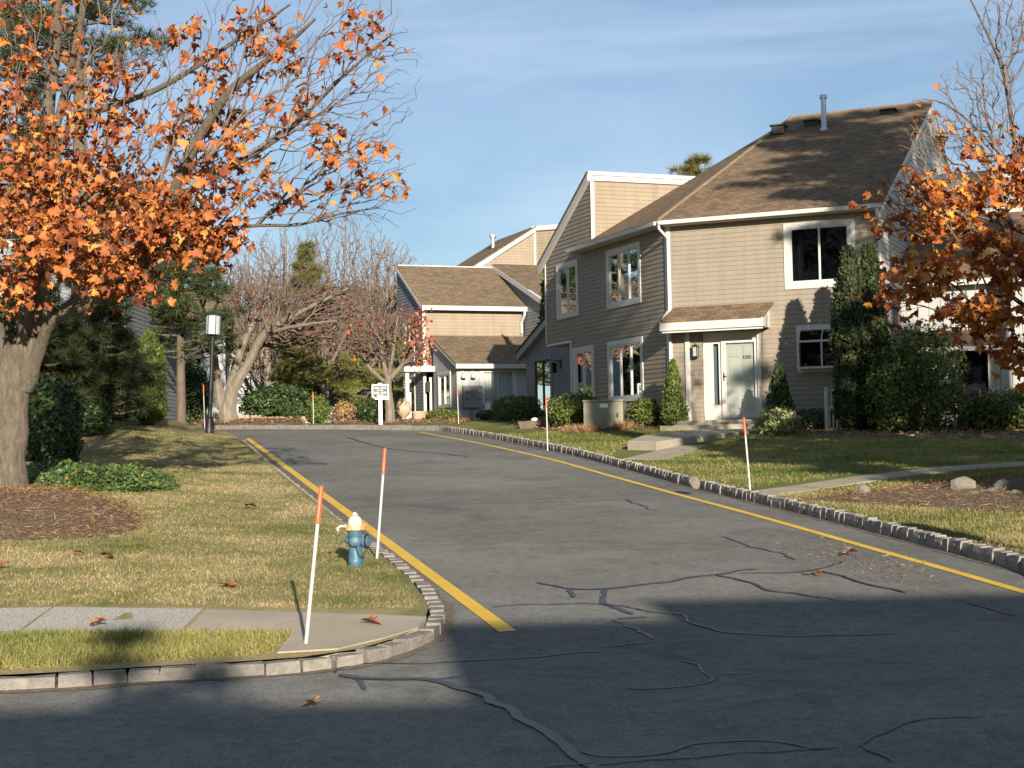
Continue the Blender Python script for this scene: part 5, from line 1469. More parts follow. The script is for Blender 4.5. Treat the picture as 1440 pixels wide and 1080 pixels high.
def bush(name, label, base, rx, ry, h, n, mat, leaf=.07, boxy=2.0, group=None, cat='shrub', rz=0.0, fill=.25, lump=.10):
    root = thing(name, label, cat, tuple(base), group)
    base = np.array(base, float)
    m = MB()
    for k in range(6):
        a = rng.uniform(0, 6.28); e = base + np.array([math.cos(a) * rx * .55, math.sin(a) * ry * .55, h * .75])
        m.tube([base + np.array([math.cos(a) * .06, math.sin(a) * .06, -.05]), (base + e) / 2 + np.array([0, 0, .08 * h]), e], [.028, .02, .008], 5)
    m.build('stem', 'bark_dark', root)
    d = rand_dirs(n)
    g = (np.abs(d) ** boxy).sum(1) ** (1 / boxy)
    d = d / g[:, None]
    th = np.arctan2(d[:, 1], d[:, 0])
    lum = 1 + lump * np.sin(th * 4 + d[:, 2] * 5 + rx * 7) + lump * .6 * np.sin(th * 9 - d[:, 2] * 11 + ry * 5)
    k = np.where(rng.uniform(0, 1, n) > fill, rng.uniform(.86, 1.04, n), rng.uniform(.2, .9, n)) * lum
    loc = d * k[:, None] * np.array([rx, ry, h * .5])
    c, s = math.cos(rz), math.sin(rz)
    loc = np.stack([loc[:, 0] * c - loc[:, 1] * s, loc[:, 0] * s + loc[:, 1] * c, loc[:, 2] + h * .5], 1)
    P = base + loc
    P[:, 2] = np.maximum(P[:, 2], base[2] + .02)
    outw = d.copy(); tip = outw * .5 + rng.normal(size=(n, 3)) * .6 + np.array([0, 0, .25])
    Rm = frames_from(outw + rng.normal(size=(n, 3)) * .7 + np.array([0, 0, .3]), tip)
    sc = leaf * rng.uniform(.65, 1.35, n)
    V, Fq = scatter(LEAF_V, LEAF_F3, P, Rm, np.stack([sc * .62, sc, sc], 1))
    fo = veg('foliage', mat, root, V, Fq); fo['kind'] = 'stuff'
    return root
def sized(px0, px1, py_top, py_bot, Y):
    """base point, half width and height of something seen between these pixels at distance Y"""
    a = at(px0, py_bot, Y); b2 = at(px1, py_bot, Y); t = at((px0 + px1) / 2, py_top, Y)
    x = (a[0] + b2[0]) / 2
    z = land(x, Y)
    return np.array([x, Y, z]), abs(b2[0] - a[0]) / 2, max(.15, t[2] - z)
# left side
b0, r, h = sized(189, 232, 468, 588, 46); columnar('arborvitae', 'sunlit rounded arborvitae column behind the left lawn', b0, h, r, 9000, 'arborvitae', .10)
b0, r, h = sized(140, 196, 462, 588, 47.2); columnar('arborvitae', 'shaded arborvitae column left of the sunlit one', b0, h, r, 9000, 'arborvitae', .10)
b0, r, h = sized(90, 190, 300, 600, 41.5); pine('spruce_tree', 'dense dark spruce behind the ground cover', b0, h, 1.7, 26, 'arborvitae_dark', .30, .03, 2.4, .12)
b0, r, h = sized(0, 90, 330, 620, 40); pine('spruce_tree', 'dark spruce directly behind the maple trunk', b0, h, 1.7, 24, 'arborvitae_dark', .30, .03, 2.2, .12)
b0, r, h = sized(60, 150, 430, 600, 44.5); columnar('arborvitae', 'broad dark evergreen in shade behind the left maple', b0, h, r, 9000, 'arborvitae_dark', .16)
b0, r, h = sized(96, 150, 560, 602, 40); bush('shrub', 'low dark shrub in the shade right of the maple trunk', b0, r, .9, h, 2600, 'evergreen_leaf', .10)
b0, r, h = sized(48, 110, 540, 680, 31); bush('shrub', 'tall leafy evergreen shrub just right of the maple trunk', b0, r, .75, h, 5200, 'evergreen_leaf', .10, 2.2)
b0, r, h = sized(20, 66, 530, 690, 33); bush('shrub', 'evergreen shrub hidden behind the maple trunk', b0, r * 1.4, .9, h, 4200, 'arborvitae_dark', .11)
b0, r, h = sized(236, 290, 508, 600, 60); bush('shrub', 'large round dark bush behind the lamp post', b0, r * 1.15, 1.0, h, 5000, 'evergreen_leaf', .12)
b0, r, h = sized(180, 330, 300, 600, 54); pine('pine_tree', 'dark dense pine behind the lamp post', b0, h + .6, 2.5, 22, 'pine_needle', .30, .28, 1.5)
b0, r, h = sized(40, 130, 360, 600, 52); pine('pine_tree', 'dark pine deep in shade behind the left maple trunk', b0, h, 2.4, 18, 'pine_needle', .30, .1, 1.3)
b0 = np.array([-11.3, 41.0, land(-11.3, 41)]); pine('pine_tree', 'tall pine whose crown shows behind the top of the left maple', b0, 14.5, 3.1, 17, 'pine_needle', .30, .62, 1.2)
b0, r, h = sized(-80, 30, 420, 640, 38); columnar('arborvitae', 'dark evergreen at the far left edge behind the maple', b0, h, 1.2, 7000, 'arborvitae_dark', .15)
b0, r, h = sized(344, 440, 543, 590, 60.5); bush('shrub', 'broad glossy rhododendron behind the stone edging', b0, r, 1.1, h, 4200, 'evergreen_leaf', .15, 2.2)
b0, r, h = sized(396, 432, 566, 592, 58.5); bush('shrub', 'small dark shrub at the right end of the rhododendron', b0, r, .5, h, 1500, 'evergreen_leaf', .11)
b0, r, h = sized(431, 463, 556, 600, 58); bush('shrub', 'golden green cone shaped shrub beside the far kerb', b0, r, .45, h, 3000, 'arborvitae', .09, 1.7)
b0, r, h = sized(375, 470, 505, 600, 64); pine('pine_tree', 'yellow green pine with layered branches in front of the white house', b0, h + .6, 1.5, 7, 'golden_pine', .34, .45, 1.0, .6)
b0, r, h = sized(480, 590, 490, 600, 65); pine('pine_tree', 'golden pine with drooping boughs left of the sign', b0, h + .5, 2.4, 8, 'golden_pine', .32, .12, 1.0, .5)
b0, r, h = sized(405, 465, 345, 600, 72); pine('conifer', 'narrow olive conifer rising above the far roofs', b0, h, 2.1, 24, 'olive_needle', .36, .15, 2.6, .12)
b0, r, h = sized(470, 540, 430, 600, 74); bush('shrub', 'rusty brown deciduous thicket left of the sign tree', b0, 1.9, 1.2, h * .8, 3600, 'olive_needle', .13)
b0, r, h = sized(500, 560, 560, 602, 57); bush('shrub', 'dark low shrub behind the sign post', b0, r, .6, h, 1700, 'evergreen_leaf', .10)
b0, r, h = sized(470, 502, 566, 602, 59); bush('shrub', 'brown leafless shrub right of the golden cone shrub', b0, r, .5, h, 1300, 'straw', .09)
# tall evergreens beyond the left edge
for (x, y, h, lab) in ((-21.5, 70, 15.5, 'tall dark spruce far behind the left maple'), (-26, 77, 17, 'taller dark spruce beyond the left edge'), (-31, 83, 18, 'tallest dark spruce beyond the left edge'), (-24, 64, 14, 'dark spruce beyond the left edge behind the shaded house')):
    pine('spruce_tree', lab, np.array([x, y, land(x, y)]), h, 3.6, 24, 'pine_needle', .5, .05, 1.5, .1)
# at the cream townhouse
b0, r, h = sized(601, 646, 577, 602, 56.5); bush('shrub', 'low clipped box hedge at the corner of the cream townhouse', b0, r, .5, h, 2400, 'boxwood', .075, 3.5)
b0, r, h = sized(670, 702, 577, 600, 57); bush('shrub', 'small dark shrub under the electricity meters', b0, r, .4, h, 1200, 'evergreen_leaf', .07)
b0, r, h = sized(696, 758, 559, 602, 54); bush('shrub', 'big clipped box bush in front of the blue grey wing', b0, r, .75, h, 5200, 'boxwood', .08, 3.2)
# at the tan townhouse
b0, r, h = sized(770, 843, 556, 612, 45.5); bush('shrub', 'large rounded box bush left of the utility cabinet', b0, r, .7, h, 6000, 'boxwood', .08, 2.6)
b0, r, h = sized(886, 928, 562, 603, 43.4); bush('shrub', 'round green bush between the utility cabinet and the holly', b0, r, .42, h, 2800, 'boxwood', .075, 2.2)
hol = lambda t: np.clip((1 - t) ** .75 * np.minimum((t + .05) * 6, 1) * 1.08, .05, 1)
b0, r, h = sized(928, 968, 508, 605, 42.2); columnar('holly', 'pointed holly at the corner of the tan townhouse', b0, h, r, 3600, 'boxwood', .085, hol, wide=.45)
b0, r, h = sized(1074, 1120, 512, 598, 40.2); columnar('holly', 'dark pointed holly right of the front door', b0, h, r, 3200, 'evergreen_leaf', .085, hol, wide=.45)
b0, r, h = sized(1066, 1124, 577, 614, 38.0); bush('shrub', 'pale variegated shrub beside the door steps', b0, r, .45, h, 2800, 'variegated', .08, 2.0)
b0, r, h = sized(1122, 1172, 577, 608, 39.6); bush('shrub', 'low dark hedge under the greenhouse window', b0, r, .45, h, 2600, 'evergreen_leaf', .07, 3.0)
tall = lambda t: np.clip(np.minimum((t + .06) * 6, 1) * (1 - np.maximum(t - .5, 0) ** 2 * 3.4), .04, 1)
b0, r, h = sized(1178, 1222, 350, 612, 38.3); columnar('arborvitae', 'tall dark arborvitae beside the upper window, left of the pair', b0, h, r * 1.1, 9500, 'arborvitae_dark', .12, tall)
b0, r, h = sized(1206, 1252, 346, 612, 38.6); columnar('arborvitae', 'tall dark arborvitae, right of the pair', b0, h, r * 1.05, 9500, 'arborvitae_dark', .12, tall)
b0, r, h = sized(1212, 1300, 500, 610, 37.4); bush('shrub', 'dark bulging yew at the foot of the tall arborvitae', b0, r * .8, .8, h, 5200, 'yew', .085, 2.1)
b0, r, h = sized(1246, 1354, 462, 606, 37.6); bush('shrub', 'large loose yew in front of the white wing', b0, r, 1.0, h, 9500, 'yew', .09, 2.2, lump=.14)
b0, r, h = sized(1352, 1470, 552, 602, 37.6); bush('shrub', 'spreading green juniper at the right edge', b0, r, .9, h, 5200, 'yew', .10, 2.0, lump=.2)
# tree top and fir behind the roofs
b0 = np.array([9.5, 78.0, 3.3]); pine('conifer', 'pine top peeping over the roof of the tan townhouse', b0, 13.3, 2.4, 16, 'olive_needle', .42, .45, 1.5, .4)
b0 = np.array([2.2, 66.0, 3.3]); q = at(762, 425, 56.5); b0 = np.array([q[0] + .15, 56.5, 3.2]); columnar('evergreen', 'slim green evergreen squeezed between the two townhouses', b0, 5.9, .42, 2600, 'boxwood', .14, hol, cat='tree')
# pines just outside the right edge: their boughs and shadow reach the tan roof, wall and lawn
def rpine(label, x, y, h, r, wh, bare, dens, tw):
    pine('pine_tree', label, np.array([x, y, z_right(x, y)]), h, r, wh, 'pine_needle', .36, bare, dens * 1.4, tw)
rpine('tall pine at the upper right corner', 13.1, 29.0, 16.0, 3.3, 13, .55, 1.7, .6)
rpine('second tall pine beyond the right edge', 15.8, 27.0, 17.5, 3.8, 12, .55, 1.4, .6)
rpine('bushy pine beyond the right edge shading the lawn', 11.2, 16.8, 7.2, 3.2, 10, .30, 1.4, .5)
rpine('broad pine beyond the right edge near the terrace', 14.6, 20.5, 10.5, 3.6, 11, .25, 1.3, .5)
rpine('round pine beyond the right edge beside the footpath', 11.8, 22.2, 8.6, 3.3, 11, .2, 1.4, .5)
rpine('young pine beyond the right edge near the mulch bed', 9.0, 17.4, 6.0, 2.4, 10, .32, 1.4, .5)
columnar('shading_tree', 'unseen tall slender evergreen beyond the right edge, crown shaped to shade the tan side wall', np.array([10.15, 7.2, z_right(10.15, 7.2)]), 19.25, 1.25, 9000, 'arborvitae_dark', .42, lambda t: np.where(t < .74, .05, np.clip(1 - np.maximum(t - .96, 0) * 8, .1, 1)), cat='tree', wide=.4)  # unseen tree, high crown added to keep the sun off the side wall
rpine('low pine beyond the right edge by the street', 9.8, 12.0, 4.6, 1.7, 8, .2, 1.2, .4)
b0 = np.array([0.45, -4.2, 0.0]); pine('conifer', 'small fir behind the viewer across the street', b0, 5.7, 1.3, 12, 'pine_needle', .28, .2, 1.6, .1)
b0 = np.array([1.25, -4.9, 0.0]); pine('conifer', 'slender fir behind the viewer at the left', b0, 5.4, 1.0, 12, 'pine_needle', .28, .2, 1.4, .1)

# ------------------------------------------------------------------ marker stakes
def stake(label, px, py, tpx, tpy, Y=None, h=1.23):
    g = ground_at(px, py) if Y is None else stand(px, Y)
    g = np.array(g)
    t = at(tpx, tpy, g[1])
    d = t - g; d = d / np.linalg.norm(d)
    L = np.linalg.norm(t - g)
    o = thing('marker_stake', label, 'stake', tuple(g), 'driveway marker stakes')
    m = MB(); m.tube([g - d * .1, g + d * L * .76], .014, 8); m.build('rod', 'white_rod', o, smooth=True)
    m = MB(); m.tube([g + d * L * .76, g + d * (L - .01), g + d * L], [.0185, .0185, .012], 8); m.build('reflective_sleeve', 'orange_paint', o, smooth=True)
stake('nearest orange tipped stake standing in the verge by the pavement', 430, 907, 452, 683)
stake('orange tipped stake beside the fire hydrant', 530, 786, 541.5, 630)
stake('orange tipped stake on the lawn in front of the door steps', 1055, 690, 1046, 587)
stake('orange tipped stake beside the big box bush and utility cabinet', 770, 628, 768, 557)
stake('orange tipped stake in front of the electricity meters', 645, 600, 643, 545, Y=51.6)
stake('orange tipped stake in front of the golden cone shrub', 441, 598, 440, 551, Y=56.2)
stake('orange tipped stake just left of the lamp post', 288, 604, 286, 541, Y=47)

# ------------------------------------------------------------------ fire hydrant
g = ground_at(500, 796)
HY = thing('fire_hydrant', 'squat blue fire hydrant with white cap and orange collar on the left lawn', 'hydrant', tuple(g))
hs = 74 / F_PX * g[1] / 0.74       # size against the picture
def hp(x, y, z): return g + np.array([x, y, z]) * hs
m = MB(); m.lathe(g, [(r * hs, z * hs) for r, z in [(.098, -.12), (.098, .03), (.102, .04), (.102, .085), (.095, .095), (.093, .40), (.098, .43), (.105, .47), (.105, .50)]], 22); m.build('barrel', 'hydrant_blue', HY, smooth=True)
m = MB(); m.lathe(g, [(r * hs, z * hs) for r, z in [(.105, .495), (.145, .50), (.148, .515), (.148, .545), (.142, .56), (.105, .562)]], 22); col_ = m.build('collar', 'hydrant_orange', HY, smooth=True)
for k in range(8):
    a = k * math.pi / 4 + .2
    m = MB(); m.lathe(hp(.127 * math.cos(a), .127 * math.sin(a), .558), [(.012 * hs, 0), (.012 * hs, .018 * hs)], 6); m.build('bolt', 'hydrant_orange', col_)
m = MB(); m.lathe(g, [(r * hs, z * hs) for r, z in [(.106, .558), (.105, .60), (.098, .64), (.08, .675), (.055, .695), (.03, .70), (.052, .705), (.052, .722), (.028, .726), (.022, .75), (.012, .752)]], 22); m.build('bonnet', 'hydrant_white', HY, smooth=True)
def nozzle(nm, direction, r, L, z, mat='hydrant_blue'):
    d = np.array(direction, float); d /= np.linalg.norm(d)
    c = hp(0, 0, z)
    m = MB(); m.tube([c + d * .06 * hs, c + d * (.10 + L * .3) * hs, c + d * (.10 + L * .32) * hs, c + d * (.10 + L * .6) * hs, c + d * (.10 + L * .62) * hs, c + d * (.10 + L) * hs, c + d * (.10 + L + .012) * hs], [r * .82 * hs, r * .82 * hs, r * 1.12 * hs, r * 1.12 * hs, r * hs, r * .95 * hs, r * .5 * hs], 18)
    o = m.build(nm, mat, HY, smooth=True)
    m = MB(); m.tube([c + d * (.10 + L) * hs, c + d * (.10 + L + .05) * hs], .02 * hs, 5); m.build('cap_nut', 'hydrant_blue', o)
    return o
nozzle('pumper_nozzle', (.95, -.25, 0), .085, .10, .34)
nozzle('hose_nozzle', (.05, -1, 0), .062, .07, .34)
nozzle('hose_nozzle', (-.9, .4, 0), .05, .05, .36)
m = MB(); m.tube([hp(-.10, -.05, .55), hp(-.20, -.06, .56), hp(-.24, -.06, .53), hp(-.23, -.06, .49)], .018 * hs, 8); m.build('flag_holder', 'hydrant_white', HY)
ch = [hp(.03, -.19, .30), hp(.06, -.20, .20), hp(.10, -.18, .14), hp(.15, -.15, .19), hp(.19, -.08, .30)]
m = MB(); m.tube(resample(ch, .02), .007 * hs, 5); m.build('chain', 'iron_dark', HY)
c = hp(.168, -.044, .34); d = np.array([.95, -.25, 0]) / np.linalg.norm([.95, -.25, 0])
m = MB(); m.tube([c - d * .006, c + d * .008], .104 * hs, 20); m.build('gasket', 'iron_dark', HY)
c = hp(.0055, -.118, .34); d = np.array([.05, -1, 0]); m = MB(); m.tube([c - d * .004, c + d * .008], .078 * hs, 18); m.build('gasket', 'iron_dark', HY)

# ------------------------------------------------------------------ lamp posts
def lamp_post(label, g, top, nm='lamp_post', head=.30, hh=.62, tiny=False):
    o = thing(nm, label, 'lamp', tuple(g))
    g = np.array(g); t = np.array(top); ax = (t - g) / np.linalg.norm(t - g); L = np.linalg.norm(t - g)
    P = lambda z: g + ax * z
    zt = L - hh
    m = MB(); m.tube([P(-.1), P(.02), P(.03), P(.42), P(.44), P(.5)], [.15, .15, .13, .115, .09, .07], 12); m.build('base', 'black_metal', o, smooth=True)
    m = MB(); m.tube([P(.48), P(zt - .06), P(zt - .02)], [.062, .05, .055], 12); m.build('pole', 'black_metal', o, smooth=True)
    m = MB(); m.tube([P(zt - .04), P(zt), P(zt + .015)], [.07, head * .48, head * .50], 12)
    m.tube([P(zt + hh * .80), P(zt + hh * .83), P(zt + hh * .94), P(zt + hh)], [head * .56, head * .55, head * .22, .02], 12)
    for k in range(6):
        a = k * math.pi / 3
        e = np.array([math.cos(a), math.sin(a), 0]) * head * .5
        m.tube([P(zt) + e, P(zt + hh * .82) + e], .014, 4)
    cg = m.build('lantern_cage', 'black_metal', o, smooth=False)
    m = MB(); m.tube([P(zt + .016), P(zt + hh * .80)], [head * .45, head * .47], 16); m.build('lamp_glass', 'lamp_glass', cg, smooth=True)
g = stand(293, 46.3); g[0] = at(294, 610, 46.3)[0]; g[2] = land(g[0], 46.3)
lamp_post('black lamp post with frosted lantern at the edge of the left lawn', g, at(300.5, 437, 46.3), head=.45, hh=.72)
q = at(508, 578, 72); q = np.array([q[0], 72, land(q[0], 72)]); lamp_post('small distant lamp post left of the sign', q, at(509, 534, 72), head=.34, hh=.5)
lamp_post('lamp post beyond the right edge whose shadow lies on the lawn', (6.33, 11.2, z_right(6.33, 11.2)), (6.33, 11.2, z_right(6.33, 11.2) + 2.75))

# ------------------------------------------------------------------ sign
Y = 52.6
a = at(535.5, 600, Y); g = np.array([a[0], Y, z_right(a[0], Y)])
SG = thing('sign', 'white framed dark sign with building numbers on a white post at the far kerb', 'sign', tuple(g))
fs = Frame(g, 88, 178)
zt = at(536, 541, Y)[2]; zb = at(536, 562, Y)[2]; w = .27
m = MB(); m.box(fs, -.062, .062, -.062, .062, g[2] - .1, zb + .02); m.build('post', 'sign_white', SG, bevel=.008)
# board with a cut lower left corner, raised white border and a tab on top
poly = [(-w - .01, zb + .10), (-w + .12, zb), (w + .02, zb), (w + .02, zt), (.08, zt + .015), (.06, zt + .055), (-.06, zt + .055), (-.08, zt + .015), (-w - .01, zt)]
m = MB(); m.prism(fs, poly, .062, .082); bd = m.build('board', 'sign_white', SG)
ins = [(-w + .035, zb + .115), (-w + .14, zb + .04), (w - .025, zb + .04), (w - .025, zt - .035), (-w + .035, zt - .035)]
m = MB(); m.prism(fs, ins, .083, .087); m.build('dark_panel', 'sign_dark', bd)
hgt = zt - zb
text_obj('lettering', '3701-3776', .095, 'sign_white', bd, fs, 0.0, .089, zt - .115)
text_obj('lettering', 'STRAIGHT', .05, 'sign_white', bd, fs, 0.0, .089, zt - .19)
text_obj('lettering', '3301-3348', .095, 'sign_white', bd, fs, 0.0, .089, zt - .275)
text_obj('lettering', 'STRAIGHT', .05, 'sign_white', bd, fs, 0.0, .089, zt - .35)
m = MB(); m.box(fs, -.11, w - .05, .0875, .091, zb + .06, zb + .12); m.build('lettering', 'sign_white', bd)

# ------------------------------------------------------------------ utility cabinet, water box, urns
g = at(848, 612, 43.9); g[2] = z_right(g[0], 43.9)
UC = thing('utility_cabinet', 'olive metal utility cabinet with white sticker on the lawn', 'cabinet', tuple(g))
fu = Frame(g, 99, 189); ft = g[2]
m = MB(); m.box(fu, -.48, .62, -.55, .55, ft - .1, ft + .74); m.build('body', 'utility_green', UC, bevel=.015)
m = MB(); m.box(fu, -.50, .64, -.57, .57, ft + .742, ft + .80); m.build('lid', 'utility_green', UC, bevel=.02)
m = MB(); m.box(fu, -.02, .21, .551, .556, ft + .58, ft + .69); m.build('sticker', 'sticker', UC)
m = MB(); m.box(fu, -.47, -.44, .55, .56, ft + .03, ft + .72); m.build('hinge', 'utility_green', UC)
m = MB(); m.box(fu, .45, .49, .55, .58, ft + .3, ft + .42); m.build('latch', 'iron_dark', UC)
q = at(757, 606, 46.6); q[2] = z_right(q[0], 46.6)
PL = thing('planter_box', 'low weathered wooden planter on the grass by the blue grey wing', 'planter', tuple(q))
fp = Frame(q, 95, 185)
m = MB(); m.prism(Frame(q, 95, 185), [(-.50, q[2] - .05), (.42, q[2] - .05), (.48, q[2] + .22), (-.58, q[2] + .18)], -.35, .35); m.build('body', 'bark_dark', PL)
m = MB(); m.lathe(q + np.array([-.1, -.1, .19]), [(.10, 0), (.12, .06), (.05, .1)], 9); m.build('white_stone', 'sticker', PL)
q = at(568, 598, 57.6); q[2] = z_right(q[0], 57.6)
UR = thing('urn_planter', 'round pale stone urn by the entry of the cream townhouse', 'urn', tuple(q))
m = MB(); m.lathe(q, [(.16, -.03), (.17, .04), (.08, .09), (.08, .14), (.2, .24), (.29, .42), (.27, .58), (.22, .66), (.25, .70), (.25, .73), (.18, .73)], 18); m.build('bowl', 'terracotta', UR, smooth=True)
m = MB(); m.lathe(q, [(.19, .68), (.12, .725), (.02, .73)], 12); m.build('soil', 'earth', UR)
for i, (px, s, lab) in enumerate([(588, .22, 'small clay pot at the cream townhouse door'), (599, .17, 'smaller clay pot next to the box hedge of the cream townhouse')]):
    q = at(px, 598, 57.2); q[2] = z_right(q[0], 57.2)
    o = thing('flower_pot', lab, 'pot', tuple(q), 'pots by the door')
    m = MB(); m.lathe(q, [(s * .7, -.02), (s * .75, 0), (s, .30), (s * 1.08, .30), (s * 1.08, .36), (s * .85, .36)], 14); m.build('bowl', 'terracotta', o, smooth=True)
    m = MB(); m.lathe(q, [(s * .9, .33), (s * .5, .36), (.01, .365)], 10); m.build('soil', 'earth', o)

# ------------------------------------------------------------------ white picket panel, patio rail and chairs at the right
g = at(1180, 606, 38.9); g[2] = z_right(g[0], 38.9)
PK = thing('picket_rail', 'white picket stair rail beside the tall arborvitae', 'railing', tuple(g))
fk = Frame(g, 104, 194)
for i in range(7):
    u = -.22 + i * .085
    m = MB(); m.box(fk, u - .018, u + .018, -.015, .015, g[2] + .06, g[2] + .60); m.build('picket', 'white_trim', PK)
for zz in (.04, .60):
    m = MB(); m.box(fk, -.26, .46, -.022, .022, g[2] + zz, g[2] + zz + .05); m.build('rail', 'white_trim', PK)
m = MB(); m.box(fk, -.34, -.25, -.045, .045, g[2] - .05, g[2] + 1.12); m.build('post', 'white_trim', PK, bevel=.006)
for i in range(5):
    u = -.18 + i * .085
    m = MB(); m.box(fk, u - .018, u + .018, -.18, -.15, g[2] + .6, g[2] + 1.02); m.build('picket', 'white_trim', PK)
m = MB(); m.box(fk, -.25, .30, -.19, -.14, g[2] + 1.02, g[2] + 1.07); m.build('rail', 'white_trim', PK)
g = at(1348, 598, 38.8); g[2] = z_right(g[0], 38.8)
PR = thing('patio_rail', 'black metal handrail in front of the dark patio door', 'railing', tuple(g))
for px in (-.55, 0, .55):
    m = MB(); m.tube([g + np.array([px, 0, -.1]), g + np.array([px, 0, 1.0])], .022, 6); m.build('post', 'black_metal', PR)
for zz in (.5, 1.0):
    m = MB(); m.tube([g + np.array([-.58, 0, zz]), g + np.array([.58, 0, zz])], .018, 6); m.build('rail', 'black_metal', PR)
m = MB(); m.lathe(g + np.array([.02, 0, 1.0]), [(.02, 0), (.045, .04), (.03, .08), (.01, .09)], 10); m.build('knob', 'white_trim', PR)
def chair(label, px, Y, az):
    g = at(px, 590, Y); g[2] = z_right(g[0], Y) + .12
    o = thing('patio_chair', label, 'chair', tuple(g), 'patio chairs')
    f = Frame(g, az, az + 90)
    for u in (-.26, .26):
        for n in (-.25, .25):
            m = MB(); m.tube([f.p(u, n, g[2] - .2), f.p(u * .95, n * .9, g[2] + .42)], .018, 6); m.build('leg', 'black_metal', o)
    m = MB(); m.box(f, -.27, .27, -.26, .27, g[2] + .42, g[2] + .45); m.build('seat', 'black_metal', o, bevel=.01)
    m = MB(); pts = [f.p(-.27, -.27 - .05 * math.sin(0), g[2] + .45), f.p(-.25, -.36, g[2] + .95), f.p(0, -.40, g[2] + 1.05), f.p(.25, -.36, g[2] + .95), f.p(.27, -.27, g[2] + .45)]
    m.tube(resample(pts, .06), .02, 6); m.add([f.p(-.25, -.28, g[2] + .46), f.p(.25, -.28, g[2] + .46), f.p(.23, -.36, g[2] + .94), f.p(0, -.395, g[2] + 1.02), f.p(-.23, -.36, g[2] + .94)], [(0, 1, 2, 3, 4)]); m.build('backrest', 'black_metal', o)
    for u in (-.28, .28):
        m = MB(); m.tube([f.p(u, -.30, g[2] + .68), f.p(u, .22, g[2] + .66), f.p(u, .25, g[2] + .44)], .018, 6); m.build('arm', 'black_metal', o)
chair('black patio chair at the right edge on the white wing terrace', 1424, 40.6, 200)
chair('black patio chair partly hidden left of the patio door', 1368, 40.9, 120)
m = MB(); fb = FR.shift(0, 0)
TE = tag(box_obj('terrace', 'concrete', None, NW, 6.2, 12.0, .05, 1.6, 2.2, 2.78), 'low concrete terrace in front of the white wing', None, None, 'structure')

# ------------------------------------------------------------------ rocks and beds
def rock(label, px, py, w, h, seed):
    r2 = np.random.default_rng(seed)
    g = ground_at(px, py)
    import bmesh
    bm = bmesh.new(); bmesh.ops.create_icosphere(bm, subdivisions=2, radius=1.0)
    pl = [(r2.normal(size=3), r2.uniform(.55, .9)) for _ in range(9)]
    for v in bm.verts:
        p = np.array(v.co)
        for n_, d_ in pl:
            n_ = n_ / np.linalg.norm(n_)
            s = p @ n_
            if s > d_: p = p - n_ * (s - d_)
        v.co = Vector((p[0] * w, p[1] * w * .75, p[2] * h + h * .45))
    me = bpy.data.meshes.new('rock'); bm.to_mesh(me); bm.free()
    o = link('rock', me, 'rock', None, g); tag(o, label, 'rock', 'rocks in the mulch bed')
rock('small pointed brown rock alone at the left of the mulch bed', 1212, 697, .13, .13, 1)
rock('largest pale boulder in the mulch bed', 1356, 694, .22, .19, 2)
rock('flat rock just right of the largest boulder', 1372, 700, .15, .08, 3)
rock('small rounded rock between the flat rock and the square one', 1391, 697, .11, .09, 4)
rock('square topped rock near the right edge of the bed', 1411, 696, .16, .15, 5)
rock('low rock at the right end of the mulch bed', 1428, 700, .16, .09, 6)
rock('whitish stone among the kerb blocks beside the footpath', 976, 686, .10, .13, 7)
def bed(name, label, poly, zf, lift, bump, chips, chip_mat='mulch_chip', chip=.05, long=.35):
    c = np.mean(np.array(poly), 0); P = resample(list(poly) + [poly[0]], .35)
    P = P + rng.normal(size=P.shape) * .04
    rr_ = np.max(np.linalg.norm(P - c, axis=1))
    def z(x, y):
        d = np.min(np.linalg.norm(P - np.array([x, y]), axis=1))
        return zf(x, y) + (0.004 if d < 1e-3 else lift + bump * min(1, d / .6) ** .7)
    o = sheet(name, [tuple(q) for q in P], z, .4, 'earth' if name == 'bare_patch' else 'mulch'); tag(o, label, None, None, 'structure')
    P = c + (P - c) * 1.06
    g = rng.uniform(P.min(0), P.max(0), (chips * 3, 2)); g = g[in_poly(g[:, 0], g[:, 1], P)][:chips]
    Z = np.array([zf(x, y) + lift + bump * min(1, np.min(np.linalg.norm(P - np.array([x, y]), axis=1)) / .6) ** .7 for x, y in g])
    pos = np.c_[g, Z + .01]
    nrm = np.array([0, 0, 1.0]) + rng.normal(size=(len(g), 3)) * .45
    R = frames_from(nrm, rng.normal(size=(len(g), 3)) * np.array([1, 1, .25]))
    sc = chip * rng.uniform(.5, 1.7, len(g))
    V, Fq = scatter(LEAF_V, LEAF_F3, pos, R, np.stack([sc * long, sc * 1.6, sc], 1))
    q = veg('mulch_chips', chip_mat, None, V, Fq); tag(q, 'loose bark chips and needles lying on the ' + label, None, None, 'stuff')
bed('mulch_bed', 'mounded mulch ring around the left maple trunk', [(-9.4, 24.6), (-8.8, 20.5), (-7.2, 18.6), (-5.6, 18.3), (-4.75, 18.9), (-4.9, 20.6), (-5.9, 22.6), (-6.9, 24.0), (-7.6, 25.2)], z_left, .012, .08, 9000, 'straw', .055, .10)
bed('mulch_bed', 'reddish mulch bed with rocks on the right lawn', [(3.95, 22.3), (4.9, 21.3), (5.6, 20.5), (6.6, 19.6), (9, 18.8), (12, 19), (12, 23.5), (9.5, 24.3), (7.0, 23.8), (5.3, 23.1)], z_right, .012, .06, 11000, 'straw', .05, .12)
bed('mulch_bed', 'mulch strip under the shrubs by the white wing', [(7.1, 38.2), (8.0, 36.3), (10, 35.0), (13, 33.8), (17, 32.5), (18, 35), (13.5, 38.5), (9.6, 40.2), (7.6, 40.4)], z_right, .015, .04, 5000, 'mulch_chip', .07)
